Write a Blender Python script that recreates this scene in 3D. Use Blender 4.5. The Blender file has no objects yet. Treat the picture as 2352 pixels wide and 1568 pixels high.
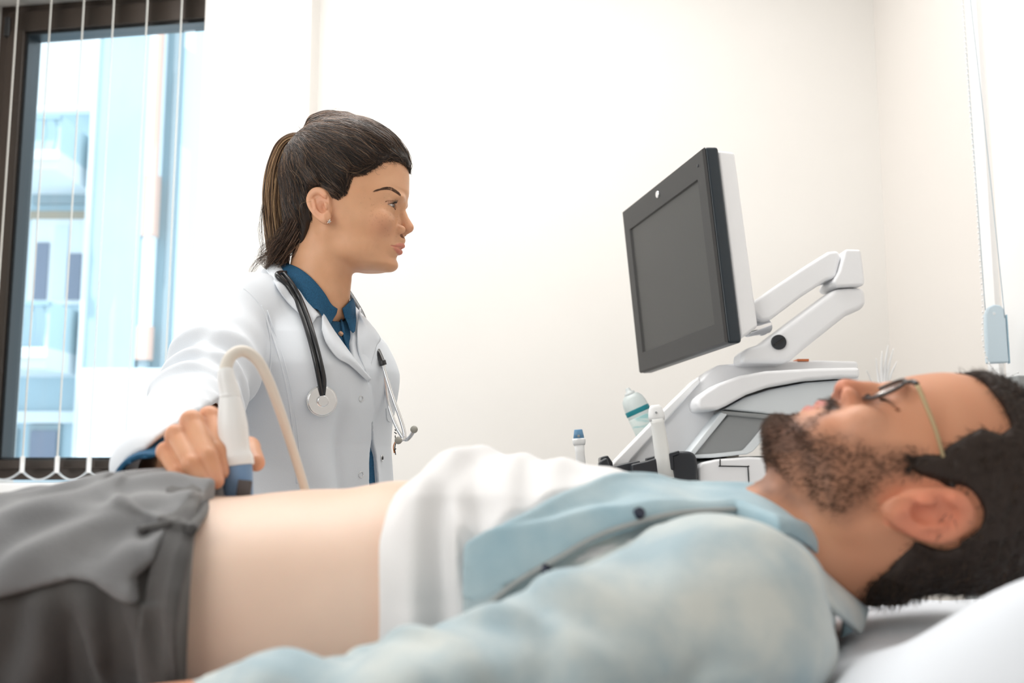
import bpy, bmesh, math, random
import numpy as np
from mathutils import Vector, Matrix, Euler
random.seed(7); RNG = np.random.default_rng(11)
SC = bpy.context.scene; COL = SC.collection
# ---------------------------------------------------------------- camera
FPX = 2287.0; PITCH = math.radians(7.4); CAMZ = 1.0
cam = bpy.data.cameras.new('camera'); camo = bpy.data.objects.new('camera', cam); COL.objects.link(camo)
camo.location = (0, 0, CAMZ); camo.rotation_euler = (math.pi/2 + PITCH, 0, 0)
cam.sensor_width = 36.0; cam.lens = FPX/2352*36.0; cam.clip_start = 0.02; cam.clip_end = 300
cam.dof.use_dof = True; cam.dof.focus_distance = 1.55; cam.dof.aperture_fstop = 4.2
SC.camera = camo
# ---------------------------------------------------------------- world, lights, exposure
wd = bpy.data.worlds.new('sky'); SC.world = wd; wd.use_nodes = True
bg = wd.node_tree.nodes['Background']; bg.inputs[0].default_value = (0.90, 0.96, 1.0, 1); bg.inputs[1].default_value = 1.7
SC.view_settings.view_transform = 'Standard'; SC.view_settings.look = 'None'
SC.view_settings.gamma = 1; SC.view_settings.exposure = 0.0; SC.view_settings.use_curve_mapping = False
def area(name, loc, target, sx, sy, power, col=(1, 1, 1)):
    l = bpy.data.lights.new(name, 'AREA'); l.shape = 'RECTANGLE'; l.size = sx; l.size_y = sy; l.energy = power; l.color = col
    o = bpy.data.objects.new(name, l); COL.objects.link(o); o.location = loc
    o.rotation_euler = (Vector(target)-Vector(loc)).to_track_quat('-Z', 'Y').to_euler(); return o
area('ceiling_panel_light', (-0.5, 1.9, 2.85), (-0.5, 1.7, 0), 2.4, 1.2, 46, (1, 0.985, 0.96))
area('window_daylight', (-1.95, 2.0, 1.6), (-0.2, 1.6, 1.2), 1.2, 1.6, 9, (0.93, 0.97, 1.0))
area('camera_side_fill', (-1.9, -0.9, 1.9), (0.0, 1.6, 1.1), 1.8, 1.5, 36, (1.0, 0.985, 0.96))  # added fill from the camera side; no window stands there
area('side_window_daylight', (1.5, 0.2, 1.9), (0.3, 1.3, 1.1), 0.9, 1.3, 5, (1.0, 0.98, 0.95))
# ---------------------------------------------------------------- helpers
def W(px, py, Y):
    """world point seen at photo pixel (px,py) at distance Y into the room"""
    dx = (px-1176)/FPX; dz = (784-py)/FPX
    d = np.array([dx, math.cos(PITCH)-dz*math.sin(PITCH), math.sin(PITCH)+dz*math.cos(PITCH)])
    return np.array([0, 0, CAMZ]) + d*(Y/d[1])
def WV(px, py, Y): return Vector(W(px, py, Y))
def tag(o, label=None, cat=None, group=None, kind=None):
    if label: o['label'] = label
    if cat: o['category'] = cat
    if group: o['group'] = group
    if kind: o['kind'] = kind
    return o
def empty(name, loc, label, cat, group=None, rz=0):
    o = bpy.data.objects.new(name, None); COL.objects.link(o); o.location = loc; o.rotation_euler = (0, 0, rz); o.empty_display_size = .05
    return tag(o, label, cat, group)
PAR = {}
def link(name, me, mat, parent=None, smooth=True):
    o = bpy.data.objects.new(name, me); COL.objects.link(o)
    if mat:
        for m in (mat if isinstance(mat, (list, tuple)) else [mat]): me.materials.append(m)
    if smooth:
        me.polygons.foreach_set('use_smooth', [True]*len(me.polygons))
    if parent:
        o.parent = parent
        # geometry is written in world space: cancel the parents' offsets
        M = Matrix.Identity(4); q = parent
        chain = []
        while q: chain.append(q); q = q.parent
        for q in reversed(chain): M = M @ q.matrix_parent_inverse @ q.matrix_basis
        o.matrix_parent_inverse = M.inverted()
    return o
def from_bm(name, bm, mat, parent=None, smooth=True):
    me = bpy.data.meshes.new(name); bm.normal_update(); bm.to_mesh(me); bm.free()
    return link(name, me, mat, parent, smooth)
def from_arrays(name, v, f, mat, parent=None, smooth=True, col=None):
    me = bpy.data.meshes.new(name)
    v = np.asarray(v, np.float32); f = np.asarray(f, np.int32)
    me.vertices.add(len(v)); me.vertices.foreach_set('co', v.ravel())
    k = f.shape[1]
    me.loops.add(f.size); me.loops.foreach_set('vertex_index', f.ravel())
    me.polygons.add(len(f)); me.polygons.foreach_set('loop_start', np.arange(0, f.size, k, dtype=np.int32))
    me.update(calc_edges=True); me.validate()
    if col is not None:
        a = me.color_attributes.new('tint', 'FLOAT_COLOR', 'POINT')
        c = np.ones((len(v), 4), np.float32); c[:, :col.shape[1]] = col
        a.data.foreach_set('color', c.ravel())
    return link(name, me, mat, parent, smooth)
def autosmooth(o, ang=35):
    m = o.modifiers.new('bev', 'BEVEL'); return m
def bevel(o, w, seg=3, ang=30):
    m = o.modifiers.new('bevel', 'BEVEL'); m.width = w; m.segments = seg; m.limit_method = 'ANGLE'; m.angle_limit = math.radians(ang); m.harden_normals = False
    w_ = o.modifiers.new('wn', 'WEIGHTED_NORMAL'); w_.keep_sharp = False
    return o
def catmull(pts, n=8, closed=False):
    P = np.asarray(pts, float); out = []
    N = len(P); rng = range(N) if closed else range(N-1)
    for i in rng:
        if closed: a, b, c, d = P[i-1], P[i], P[(i+1) % N], P[(i+2) % N]
        else: a, b, c, d = P[max(i-1, 0)], P[i], P[i+1], P[min(i+2, N-1)]
        for t in np.arange(n)/n:
            out.append(.5*((2*b)+(-a+c)*t+(2*a-5*b+4*c-d)*t*t+(-a+3*b-3*c+d)*t**3))
    if not closed: out.append(P[-1])
    return np.array(out)
def tubes(lines, radii, sides=3, cap=False):
    """many polylines of equal length -> one vertex/face set. lines (N,K,3), radii (N,K)"""
    L = np.asarray(lines, float); R = np.asarray(radii, float); N, K, _ = L.shape
    T = np.gradient(L, axis=1); T /= np.linalg.norm(T, axis=2, keepdims=True)+1e-12
    ref = np.zeros((N, 1, 3)); ref[..., 2] = 1
    par = np.abs(T[:, :1, 2:]).mean(axis=1, keepdims=True) > .9
    ref = np.where(par, np.array([1., 0, 0]), ref)
    # parallel transport
    U = np.zeros_like(L); u = ref[:, 0]-(ref[:, 0]*T[:, 0]).sum(1, keepdims=True)*T[:, 0]; u /= np.linalg.norm(u, axis=1, keepdims=True)+1e-12
    for k in range(K):
        u = u-(u*T[:, k]).sum(1, keepdims=True)*T[:, k]; u /= np.linalg.norm(u, axis=1, keepdims=True)+1e-12; U[:, k] = u
    V = np.cross(T, U)
    a = np.arange(sides)*2*np.pi/sides
    v = L[:, :, None]+R[:, :, None, None]*(U[:, :, None]*np.cos(a)[None, None, :, None]+V[:, :, None]*np.sin(a)[None, None, :, None])
    idx = np.arange(N*K*sides).reshape(N, K, sides); nx = np.roll(idx, -1, axis=2)
    f = np.stack([idx[:, :-1], nx[:, :-1], nx[:, 1:], idx[:, 1:]], -1).reshape(-1, 4)
    v = v.reshape(-1, 3)
    if cap:
        cv = []; cf = []
        base = len(v)
        for i in range(N):
            for e, rev in ((0, True), (K-1, False)):
                cv.append(L[i, e]); c = base+len(cv)-1
                for s in range(sides):
                    q = [idx[i, e, s], idx[i, e, (s+1) % sides]]
                    if rev: q.reverse()
                    cf.append([q[0], q[1], c, c])
        v = np.vstack([v, cv]); tri = np.array(cf)[:, :3]
        return v, f, tri
    return v, f
def tube(name, pts, r, mat, parent=None, n=8, sides=12, raw=False):
    P = np.asarray(pts) if raw else catmull(pts, n); K = len(P)
    R = np.full(K, r) if np.isscalar(r) else np.interp(np.linspace(0, 1, K), np.linspace(0, 1, len(r)), r)
    v, f, tri = tubes(P[None], R[None], sides, True)
    me = bpy.data.meshes.new(name); me.from_pydata(v.tolist(), [], f.tolist()+tri.tolist()); me.update()
    return link(name, me, mat, parent)
def bm_box(bm, c, s, rot=None):
    M = Matrix.Translation(c) @ (rot.to_4x4() if rot else Matrix.Identity(4)) @ Matrix.Diagonal((s[0], s[1], s[2], 1))
    return bmesh.ops.create_cube(bm, size=1, matrix=M)['verts']
def box(name, c, s, mat, parent=None, rot=None, bev=0, seg=3):
    bm = bmesh.new(); bm_box(bm, c, s, rot); o = from_bm(name, bm, mat, parent, bev > 0)
    if bev: bevel(o, bev, seg)
    return o
def bm_cyl(bm, a, b, r0, r1=None, n=24):
    a = Vector(a); b = Vector(b); d = b-a; M = Matrix.Translation((a+b)/2) @ d.to_track_quat('Z', 'Y').to_matrix().to_4x4()
    return bmesh.ops.create_cone(bm, cap_ends=True, segments=n, radius1=r0, radius2=r0 if r1 is None else r1, depth=d.length, matrix=M)['verts']
def cyl(name, a, b, r0, mat, parent=None, r1=None, n=32, bev=0):
    bm = bmesh.new(); bm_cyl(bm, a, b, r0, r1, n); o = from_bm(name, bm, mat, parent, True)
    bevel(o, bev or min(r0*.2, .002), 2, 40); return o
def prism(name, poly, d, mat, parent=None, bev=0, seg=3):
    """poly: list of 3D points (one planar outline), d: extrusion vector"""
    bm = bmesh.new(); A = [bm.verts.new(Vector(p)) for p in poly]; B = [bm.verts.new(Vector(p)+Vector(d)) for p in poly]
    n = len(A); bm.faces.new(A); bm.faces.new(B[::-1])
    for i in range(n): bm.faces.new((A[i], B[i], B[(i+1) % n], A[(i+1) % n]))
    bmesh.ops.recalc_face_normals(bm, faces=bm.faces)
    o = from_bm(name, bm, mat, parent, bev > 0)
    if bev: bevel(o, bev, seg)
    return o
def sheet(name, grid, mat, parent=None, thick=.002, n=6, sub=0):
    """grid of control points (R,C,3) -> smooth sheet with real thickness"""
    G = np.asarray(grid, float)
    A = np.stack([catmull(G[i], n) for i in range(G.shape[0])])
    B = np.stack([catmull(A[:, j], n) for j in range(A.shape[1])], 1)
    R, C, _ = B.shape; idx = np.arange(R*C).reshape(R, C)
    f = np.stack([idx[:-1, :-1], idx[:-1, 1:], idx[1:, 1:], idx[1:, :-1]], -1).reshape(-1, 4)
    o = from_arrays(name, B.reshape(-1, 3), f, mat, parent)
    m = o.modifiers.new('solid', 'SOLIDIFY'); m.thickness = thick; m.offset = 0
    return o
# ---------------------------------------------------------------- implicit modelling (numpy)
def smin(a, b, k):
    h = np.clip(.5+.5*(b-a)/k, 0, 1); return b*(1-h)+a*h-k*h*(1-h)
def smax(a, b, k): return -smin(-a, -b, k)
def ssub(a, b, k): return smax(a, -b, k)
def ell(p, c, r, R=None):
    q = p-np.asarray(c, np.float32)
    if R is not None: q = q @ np.asarray(R, np.float32)
    r = np.asarray(r, np.float32); k0 = np.linalg.norm(q/r, axis=1); k1 = np.linalg.norm(q/(r*r), axis=1)+1e-9
    return k0*(k0-1)/k1
def sph(p, c, r): return np.linalg.norm(p-np.asarray(c, np.float32), axis=1)-r
def caps(p, a, b, ra, rb=None):
    a = np.asarray(a, np.float32); b = np.asarray(b, np.float32); rb = ra if rb is None else rb
    d = b-a; t = np.clip(((p-a) @ d)/(d @ d+1e-12), 0, 1)
    return np.linalg.norm(p-a-t[:, None]*d, axis=1)-(ra+(rb-ra)*t)
def chain(p, pts, rs, k):
    d = None
    for i in range(len(pts)-1):
        e = caps(p, pts[i], pts[i+1], rs[i], rs[i+1]); d = e if d is None else smin(d, e, k)
    return d
def boxd(p, c, h, R=None, r=0):
    q = p-np.asarray(c, np.float32)
    if R is not None: q = q @ np.asarray(R, np.float32)
    q = np.abs(q)-np.asarray(h, np.float32)+r
    return np.linalg.norm(np.maximum(q, 0), axis=1)+np.minimum(q.max(axis=1), 0)-r
def polyd(x, z, P):
    """signed distance to a 2D polygon (negative inside)"""
    P = np.asarray(P, float); n = len(P); d = np.full(x.shape, 1e9); s = np.ones(x.shape)
    for i in range(n):
        a = P[i]; b = P[i-1]; e = b-a; wx = x-a[0]; wz = z-a[1]
        t = np.clip((wx*e[0]+wz*e[1])/(e @ e+1e-15), 0, 1)
        d = np.minimum(d, (wx-e[0]*t)**2+(wz-e[1]*t)**2)
        c1 = z >= a[1]; c2 = z < b[1]; c3 = e[0]*wz > e[1]*wx
        fl = (c1 & c2 & c3) | (~c1 & ~c2 & ~c3); s = np.where(fl, -s, s)
    return s*np.sqrt(d)
def wob(p, f, seed=0):
    """cheap smooth noise in -1..1"""
    r = np.random.default_rng(seed); o = 0
    for i in range(4):
        M = r.normal(size=(3,)); M = M/np.linalg.norm(M); M2 = r.normal(size=(3,)); M2 /= np.linalg.norm(M2)
        ph = r.uniform(0, 6.28, 2)
        o = o+np.sin((p @ M)*f*(1+.35*i)+ph[0]+1.7*np.sin((p @ M2)*f*.73*(1+.3*i)+ph[1]))
    return o/4
def grid_mesh(fn, lo, hi, h, newton=1):
    lo = np.asarray(lo, float); hi = np.asarray(hi, float)
    B = 8; nb = np.ceil((hi-lo)/(h*B)).astype(int); n = nb*B
    bc = [lo[i]+(np.arange(nb[i])+.5)*B*h for i in range(3)]
    C = np.stack(np.meshgrid(*bc, indexing='ij'), -1).reshape(-1, 3).astype(np.float32)
    d = fn(C); near = np.abs(d) < B*h*.87*1.7+.002
    V = np.repeat(np.repeat(np.repeat(np.where(d > 0, 1., -1.).reshape(nb).astype(np.float32), B, 0), B, 1), B, 2)
    off = np.stack(np.meshgrid(*[np.arange(B)]*3, indexing='ij'), -1).reshape(-1, 3)
    ni = np.argwhere(near.reshape(nb))
    for s in range(0, len(ni), 600):
        g = (ni[s:s+600, None]*B+off[None]).reshape(-1, 3)
        V[g[:, 0], g[:, 1], g[:, 2]] = fn((lo+g*h).astype(np.float32))
    V[0] = V[-1] = 1; V[:, 0] = V[:, -1] = 1; V[:, :, 0] = V[:, :, -1] = 1
    ins = V < 0; c = np.zeros(tuple(n-1), np.int8)
    for i in (0, 1):
        for j in (0, 1):
            for k in (0, 1): c += ins[i:n[0]-1+i, j:n[1]-1+j, k:n[2]-1+k]
    cells = np.argwhere((c > 0) & (c < 8)); vid = np.full(tuple(n-1), -1, np.int32); vid[tuple(cells.T)] = np.arange(len(cells))
    acc = np.zeros((len(cells), 3)); cnt = np.zeros(len(cells))
    for ax in range(3):
        o1, o2 = [a for a in range(3) if a != ax]
        for i in (0, 1):
            for j in (0, 1):
                A = np.zeros(3, int); A[o1] = i; A[o2] = j; Bv = A.copy(); Bv[ax] = 1
                a = V[tuple((cells+A).T)]; b = V[tuple((cells+Bv).T)]; m = (a < 0) != (b < 0)
                t = np.where(m, a/(a-b+1e-20), 0); q = np.tile(A.astype(float), (len(cells), 1)); q[:, ax] += t
                acc[m] += q[m]; cnt[m] += 1
    verts = (lo+(cells+acc/cnt[:, None])*h)
    quads = []
    for ax in range(3):
        o1, o2 = (ax+1) % 3, (ax+2) % 3
        s1 = [slice(None)]*3; s2 = [slice(None)]*3; s1[ax] = slice(0, n[ax]-1); s2[ax] = slice(1, n[ax])
        e = np.argwhere(ins[tuple(s1)] != ins[tuple(s2)]); e = e[(e[:, o1] > 0) & (e[:, o2] > 0) & (e[:, o1] < n[o1]-1) & (e[:, o2] < n[o2]-1)]
        neg = ins[tuple(e.T)]; q = []
        for (i, j) in ((0, 0), (-1, 0), (-1, -1), (0, -1)):
            g = e.copy(); g[:, o1] += i; g[:, o2] += j; q.append(vid[tuple(g.T)])
        q = np.stack(q, 1); q[~neg] = q[~neg][:, ::-1]; quads.append(q)
    quads = np.vstack(quads); quads = quads[(quads >= 0).all(1)]
    for _ in range(newton):
        g, dd = grad(fn, verts, h*.5); L = np.linalg.norm(g, axis=1, keepdims=True)+1e-6
        st = dd[:, None]*g/np.maximum(L*L, .09); m = np.linalg.norm(st, axis=1, keepdims=True); st *= np.minimum(1, h*.7/(m+1e-9)); verts = verts-st
    return verts, quads
def grad(fn, v, e):
    d0 = np.concatenate([fn(v[i:i+200000].astype(np.float32)) for i in range(0, len(v), 200000)]); g = np.zeros((len(v), 3))
    for a in range(3):
        q = v.copy(); q[:, a] += e; q2 = v.copy(); q2[:, a] -= e
        for i in range(0, len(v), 200000): g[i:i+200000, a] = (fn(q[i:i+200000].astype(np.float32))-fn(q2[i:i+200000].astype(np.float32)))/(2*e)
    return g, d0
def sdf_obj(name, fn, lo, hi, h, mat, parent=None, colf=None, newton=1):
    v, q = grid_mesh(fn, lo, hi, h, newton)
    return from_arrays(name, v, q, mat, parent, True, colf(v) if colf else None)
def hit(fn, px, py, start=.3, n=120, off=0.):
    """first point of a solid met when looking from the doorway through a photo pixel, and its normal"""
    o = np.array([0, 0, CAMZ]); d = W(px, py, 1.0)-o; d /= np.linalg.norm(d); t = start; best = (1e9, t)
    for _ in range(n):
        s = float(fn((o+d*t)[None].astype(np.float32))[0])
        if s < best[0]: best = (s, t)
        if s < .0004: break
        t += max(s*.7, .0006)
        if t > 4: t = best[1]; break
    p = (o+d*t)[None]; g, _ = grad(fn, p, .002); g = g[0]/(np.linalg.norm(g[0])+1e-9)
    return p[0]+g*off, g
# ---------------------------------------------------------------- materials
def newmat(name):
    m = bpy.data.materials.new(name); m.use_nodes = True; return m, m.node_tree.nodes, m.node_tree.links, m.node_tree.nodes['Principled BSDF']
def mat(name, col, rough=.5, metal=0, bump=0, scale=200, var=0, vscale=8, coat=0, spec=.5, trans=0, emit=None, alpha=1, detail=3, sheen=0, sss=0, stretch=None, attr=False, col2=None):
    m, N, L, b = newmat(name)
    b.inputs['Base Color'].default_value = (*col, 1); b.inputs['Roughness'].default_value = rough; b.inputs['Metallic'].default_value = metal
    b.inputs['Specular IOR Level'].default_value = spec; b.inputs['Coat Weight'].default_value = coat; b.inputs['Transmission Weight'].default_value = trans
    if sheen: b.inputs['Sheen Weight'].default_value = sheen
    if sss:
        b.inputs['Subsurface Weight'].default_value = sss; b.inputs['Subsurface Radius'].default_value = (1, .35, .2); b.inputs['Subsurface Scale'].default_value = .006
    if alpha < 1: b.inputs['Alpha'].default_value = alpha
    if emit: b.inputs['Emission Color'].default_value = (*emit[:3], 1); b.inputs['Emission Strength'].default_value = emit[3]
    tc = N.new('ShaderNodeTexCoord'); mp = N.new('ShaderNodeMapping'); L.new(tc.outputs['Object'], mp.inputs[0])
    if stretch: mp.inputs['Scale'].default_value = stretch
    base = None
    if attr:
        at = N.new('ShaderNodeAttribute'); at.attribute_name = 'tint'; base = at.outputs['Color']
    if var or col2:
        n = N.new('ShaderNodeTexNoise'); n.inputs['Scale'].default_value = vscale; n.inputs['Detail'].default_value = 5; L.new(mp.outputs[0], n.inputs['Vector'])
        r = N.new('ShaderNodeValToRGB'); r.color_ramp.elements[0].position = .35; r.color_ramp.elements[1].position = .68
        c2 = col2 or tuple(min(1, c*(1+var)) for c in col); c1 = col if col2 else tuple(c*(1-var) for c in col)
        if attr: c1 = (1-var,)*3; c2 = (1, 1, 1)
        r.color_ramp.elements[0].color = (*c1, 1); r.color_ramp.elements[1].color = (*c2, 1); L.new(n.outputs['Fac'], r.inputs[0])
        if attr:
            mx = N.new('ShaderNodeMix'); mx.data_type = 'RGBA'; mx.blend_type = 'MULTIPLY'; mx.inputs[0].default_value = 1
            L.new(base, mx.inputs[6]); L.new(r.outputs[0], mx.inputs[7]); base = mx.outputs[2]
        else: base = r.outputs[0]
    if base is not None: L.new(base, b.inputs['Base Color'])
    if bump:
        n2 = N.new('ShaderNodeTexNoise'); n2.inputs['Scale'].default_value = scale; n2.inputs['Detail'].default_value = detail; L.new(mp.outputs[0], n2.inputs['Vector'])
        bp = N.new('ShaderNodeBump'); bp.inputs['Strength'].default_value = bump; bp.inputs['Distance'].default_value = .002
        L.new(n2.outputs['Fac'], bp.inputs['Height']); L.new(bp.outputs[0], b.inputs['Normal'])
    return m
M_ = {}
M_['plastic_white'] = mat('white_plastic', (.90, .91, .93), .32, bump=.04, scale=900)
M_['plastic_bluewhite'] = mat('pale_blue_plastic', (.76, .81, .84), .4, bump=.05, scale=900)
M_['plastic_grey'] = mat('grey_plastic', (.30, .315, .32), .5, bump=.08, scale=700)
M_['plastic_dark'] = mat('dark_plastic', (.022, .026, .033), .3, bump=.03, scale=700)
M_['bezel'] = mat('dark_grey_bezel', (.034, .033, .033), .5, bump=.1, scale=1500)
M_['bezel_side'] = mat('navy_black_bezel_side', (.012, .022, .032), .35)
M_['screen'] = mat('matte_screen', (.050, .050, .048), .42, spec=.45)
M_['chrome'] = mat('chrome', (.80, .81, .83), .09, 1)
M_['steel'] = mat('brushed_steel', (.72, .73, .74), .25, 1)
M_['black_rubber'] = mat('black_rubber', (.012, .013, .015), .28, spec=.6)
M_['wall'] = mat('cream_wall_paint', (.82, .797, .765), .75, bump=.04, scale=120, var=.008, vscale=3)
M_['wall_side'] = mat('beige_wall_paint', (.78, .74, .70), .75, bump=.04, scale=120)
M_['white_paint'] = mat('white_gloss_paint', (.9, .9, .9), .35, bump=.03, scale=40)
M_['floor'] = mat('grey_vinyl', (.35, .35, .34), .4, var=.1, vscale=20)
M_['ceiling'] = mat('white_ceiling', (.88, .88, .87), .8, bump=.05, scale=60)
# ---------------------------------------------------------------- the room
WY, RX = 3.0, 1.147
def st_box(name, lo, hi, m, bev=0):
    lo, hi = np.array(lo, float), np.array(hi, float); return tag(box(name, (lo+hi)/2, hi-lo, m, bev=bev), kind='structure')
st_box('floor', (-2.6, -2.0, -.1), (1.6, WY+.1, 0), M_['floor'])
st_box('ceiling', (-2.6, -2.0, 2.95), (1.6, WY+.3, 3.05), M_['ceiling'])
st_box('wall_front', (-2.6, -2.1, 0), (1.6, -2.0, 2.95), M_['wall'])
pe = W(705, 400, WY-.07)
st_box('wall_back', (pe[0]-.02, WY, 0), (RX+.2, WY+.12, 2.95), M_['wall'])
st_box('wall_left', (-2.6, -2.0, 0), (-2.5, WY+.6, 2.95), M_['wall'])
st_box('baseboard_back', (pe[0], WY-.012, 0), (RX, WY, .09), M_['white_paint'])
# window wall turned a few degrees, its pier standing proud of the back wall
AW = math.radians(9); dW = np.array([-math.cos(AW), math.sin(AW), 0]); nW = np.array([-math.sin(AW), -math.cos(AW), 0])
def onplane(px, py, off=0.):
    """point on the window wall plane, off metres into the room"""
    o = np.array([0, 0, CAMZ]); d = W(px, py, 1.)-o; P0 = pe+nW*off; t = ((P0-o) @ nW)/(d @ nW); return o+d*t
def wl(p): return (p-pe) @ dW            # distance along the wall to the left
def wp(s, z, off): q = pe+dW*s+nW*off; return np.array([q[0], q[1], z])
def wbox(name, s0, s1, z0, z1, o0, o1, m, parent=None, bev=0):
    c = (wp(s0, z0, o0)+wp(s1, z1, o1))/2; o = box(name, c, (abs(s1-s0), abs(o1-o0), z1-z0), m, parent, Euler((0, 0, -AW)).to_matrix(), bev); return o
REC = -.14
sR = wl(onplane(456, 400)); zT = onplane(100, 12, REC)[2]; zB = onplane(120, 1102, REC)[2]
glL = wl(onplane(44, 560, REC)); glT = (onplane(75, 88, REC)[2]+onplane(440, 57, REC)[2])/2; glB = onplane(150, 1050, REC)[2]
fL = glL+.115
tag(wbox('wall_pier', 0, sR, 0, 2.95, -.35, 0, M_['wall']), kind='structure')
tag(wbox('wall_under_window', sR, 2.2, 0, zB-.03, -.35, 0, M_['wall']), kind='structure')
tag(wbox('wall_over_window', sR, 2.2, zT+.0, 2.95, -.35, -.02, M_['wall']), kind='structure')
tag(wbox('wall_left_of_window', fL+.0, 2.2, zB-.03, zT, -.35, -.02, M_['wall']), kind='structure')
win = tag(wbox('window_1', fL-.045, fL, zB, zT, REC-.06, REC+.01, mat('bronze_frame', (.062, .045, .036), .35, .3)), kind='structure')
BR = win.data.materials[0]; GK = M_['black_rubber']
def wpart(*a, **k): return wbox(*a, parent=win, **k)
wpart('window_frame', sR-.2, fL, glT+.075, zT, REC-.06, REC+.01, BR, bev=.004)
wpart('window_frame', sR-.2, fL, zB, glB-.028, REC-.06, REC+.01, BR, bev=.004)
wpart('window_sash', glL+.012, fL-.040, glB-.03, glT+.08, REC-.05, REC+.028, BR, bev=.004)
wpart('window_sash', sR-.2, fL-.045, glT+.010, glT+.082, REC-.05, REC+.028, BR, bev=.004)
wpart('window_sash', sR-.2, fL-.045, glB-.036, glB-.008, REC-.05, REC+.028, BR, bev=.004)
wpart('window_gasket', glL, glL+.014, glB-.01, glT+.012, REC-.045, REC+.018, GK)
wpart('window_gasket', sR-.2, glL+.01, glT, glT+.012, REC-.045, REC+.018, GK)
wpart('window_gasket', sR-.2, glL+.01, glB-.010, glB, REC-.045, REC+.018, GK)
hz = onplane(12, 75, REC)[2]; wpart('window_hinge', fL-.05, fL-.030, hz-.03, hz+.04, REC, REC+.034, GK, bev=.003)
GLm, N, L, b_ = newmat('tinted_glass'); 
tr = N.new('ShaderNodeBsdfTransparent'); tr.inputs[0].default_value = (.90, .97, 1.0, 1); gs = N.new('ShaderNodeBsdfGlossy'); gs.inputs['Roughness'].default_value = .02; gs.inputs[0].default_value = (.8, .9, 1, 1)
mx = N.new('ShaderNodeMixShader'); mx.inputs[0].default_value = .05; L.new(tr.outputs[0], mx.inputs[1]); L.new(gs.outputs[0], mx.inputs[2]); L.new(mx.outputs[0], N['Material Output'].inputs[0])
wpart('window_pane', sR-.2, glL+.005, glB-.005, glT+.005, REC-.012, REC-.006, GLm)
sl = onplane(100, 1109, .02)[2]
tag(wbox('trim_1', sR-.02, 2.2, sl-.034, sl, REC-.02, .045, M_['white_paint'], bev=.005), kind='structure')
# vertical blind, slats turned edge-on
SLM = mat('ivory_blind_fabric', (.80, .79, .75), .7)
CHM = mat('clear_bead_chain', (.75, .78, .80), .2, spec=.7, alpha=.75)
bl_ = empty('vertical_blind', wp(1.0, zB, -.05), 'ivory vertical blind with edge-on slats and looped bottom chains at the window', 'window blind')
BO = -.06; zS0 = onplane(130, 1062, BO)[2]; zS1 = 2.9
wbox('headrail', sR+.01, 2.1, zS1, 2.935, BO-.03, BO+.02, M_['white_paint'], bl_)
SP = []
for px in (-110, -32, 46, 78+46-0, 200, 269, 352, 430): SP.append(px)
# slat tops (y=0) read from the picture and extended either side
TOPX = [-112, -36, 41, 118, 193, 262, 339, 418]
prev = None
for i, px in enumerate(TOPX):
    s = wl(onplane(px, 0, BO)); zt = zS1
    tw = .10*(1 if i % 2 else .6)
    c = (wp(s, zS0, BO)+wp(s, zt, BO))/2; w_ = .084
    o = box('slat', c, (.0022, w_, zt-zS0), SLM, bl_, Euler((0, 0, math.atan2(-c[0], c[1])+.035)).to_matrix())
    o2 = box('slat_weight', wp(s, zS0-.006, BO), (.012, w_*.96, .052), M_['white_paint'], bl_, Euler((0, 0, math.atan2(-c[0], c[1])+.035)).to_matrix(), .003)
    if prev is not None:
        for dy in (0, .006):
            a, b = wp(prev, zS0-.022, BO+dy-.003), wp(s, zS0-.022, BO+dy-.003)
            P_ = [a*(1-t)+b*t-np.array([0, 0, .031*math.sin(math.pi*t)**.8]) for t in np.linspace(0, 1, 15)]
            tube('bottom_chain', P_, .0024 if dy == 0 else .0028, CHM, bl_, 3, 6)
    prev = s
# right wall with a second window frame
tag(st_box('wall_right', (RX, -2.0, 0), (RX+.1, WY+.1, 2.95), M_['wall_side']), kind='structure')
def rY(px): return RX*FPX/(px-1176)
w2 = st_box('window_2', (RX-.012, rY(2312), .2), (RX+.02, rY(2286), 2.95), M_['white_paint'])
st_box('trim_2', (RX-.014, rY(2460), .2), (RX+.02, rY(2330), 2.95), M_['white_paint'])
st_box('baseboard_right', (RX-.012, -1, 0), (RX, WY, .09), M_['white_paint'])
# roller blind cord loop with its safety weight
rb = empty('blind_cord', W(2290, 838, 2.2), 'white bead chain and cord loop with pale blue safety weight by the right wall', 'blind cord')
YB = 2.16
bc = catmull([W(2196, -120, YB), W(2210, 0, YB), W(2224, 200, YB), W(2240, 420, YB), W(2251, 600, YB), W(2257, 700, YB), W(2257, 780, YB), W(2268, 826, YB), W(2290, 856, YB), W(2314, 864, YB+.0), W(2338, 855, YB)], 20)
seg = np.r_[0, np.cumsum(np.linalg.norm(np.diff(bc, axis=0), axis=1))]; n_ = int(seg[-1]/.0125); bm = bmesh.new()
for s in np.linspace(0, seg[-1], n_):
    c = [np.interp(s, seg, bc[:, k]) for k in range(3)]; bmesh.ops.create_icosphere(bm, subdivisions=2, radius=.0023, matrix=Matrix.Translation(c))
ch = from_bm('bead_chain', bm, M_['white_paint'], rb); tube('string', bc, .0008, M_['white_paint'], rb, raw=True, sides=6)
CG = mat('grey_blue_cord', (.42, .50, .56), .6)
tube('cord', [W(2219, -120, YB), W(2229, 0, YB), W(2256, 240, YB), W(2282, 480, YB), W(2308, 730, YB)], .0011, CG, rb, 6, 6)
tube('cord', [W(2201, -120, YB+.01), W(2211, 0, YB+.01), W(2242, 420, YB+.01), W(2263, 712, YB)], .0011, CG, rb, 6, 6)
pts = [W(a, b, YB) for a, b in [(2269, 834), (2265, 760), (2264, 722), (2270, 705), (2284, 698), (2300, 701), (2309, 714), (2312, 760), (2318, 832)]]
prism('safety_weight', pts, (0.004, .022, 0), mat('pale_blue_weight', (.60, .72, .80), .35), rb, .004)
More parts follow.
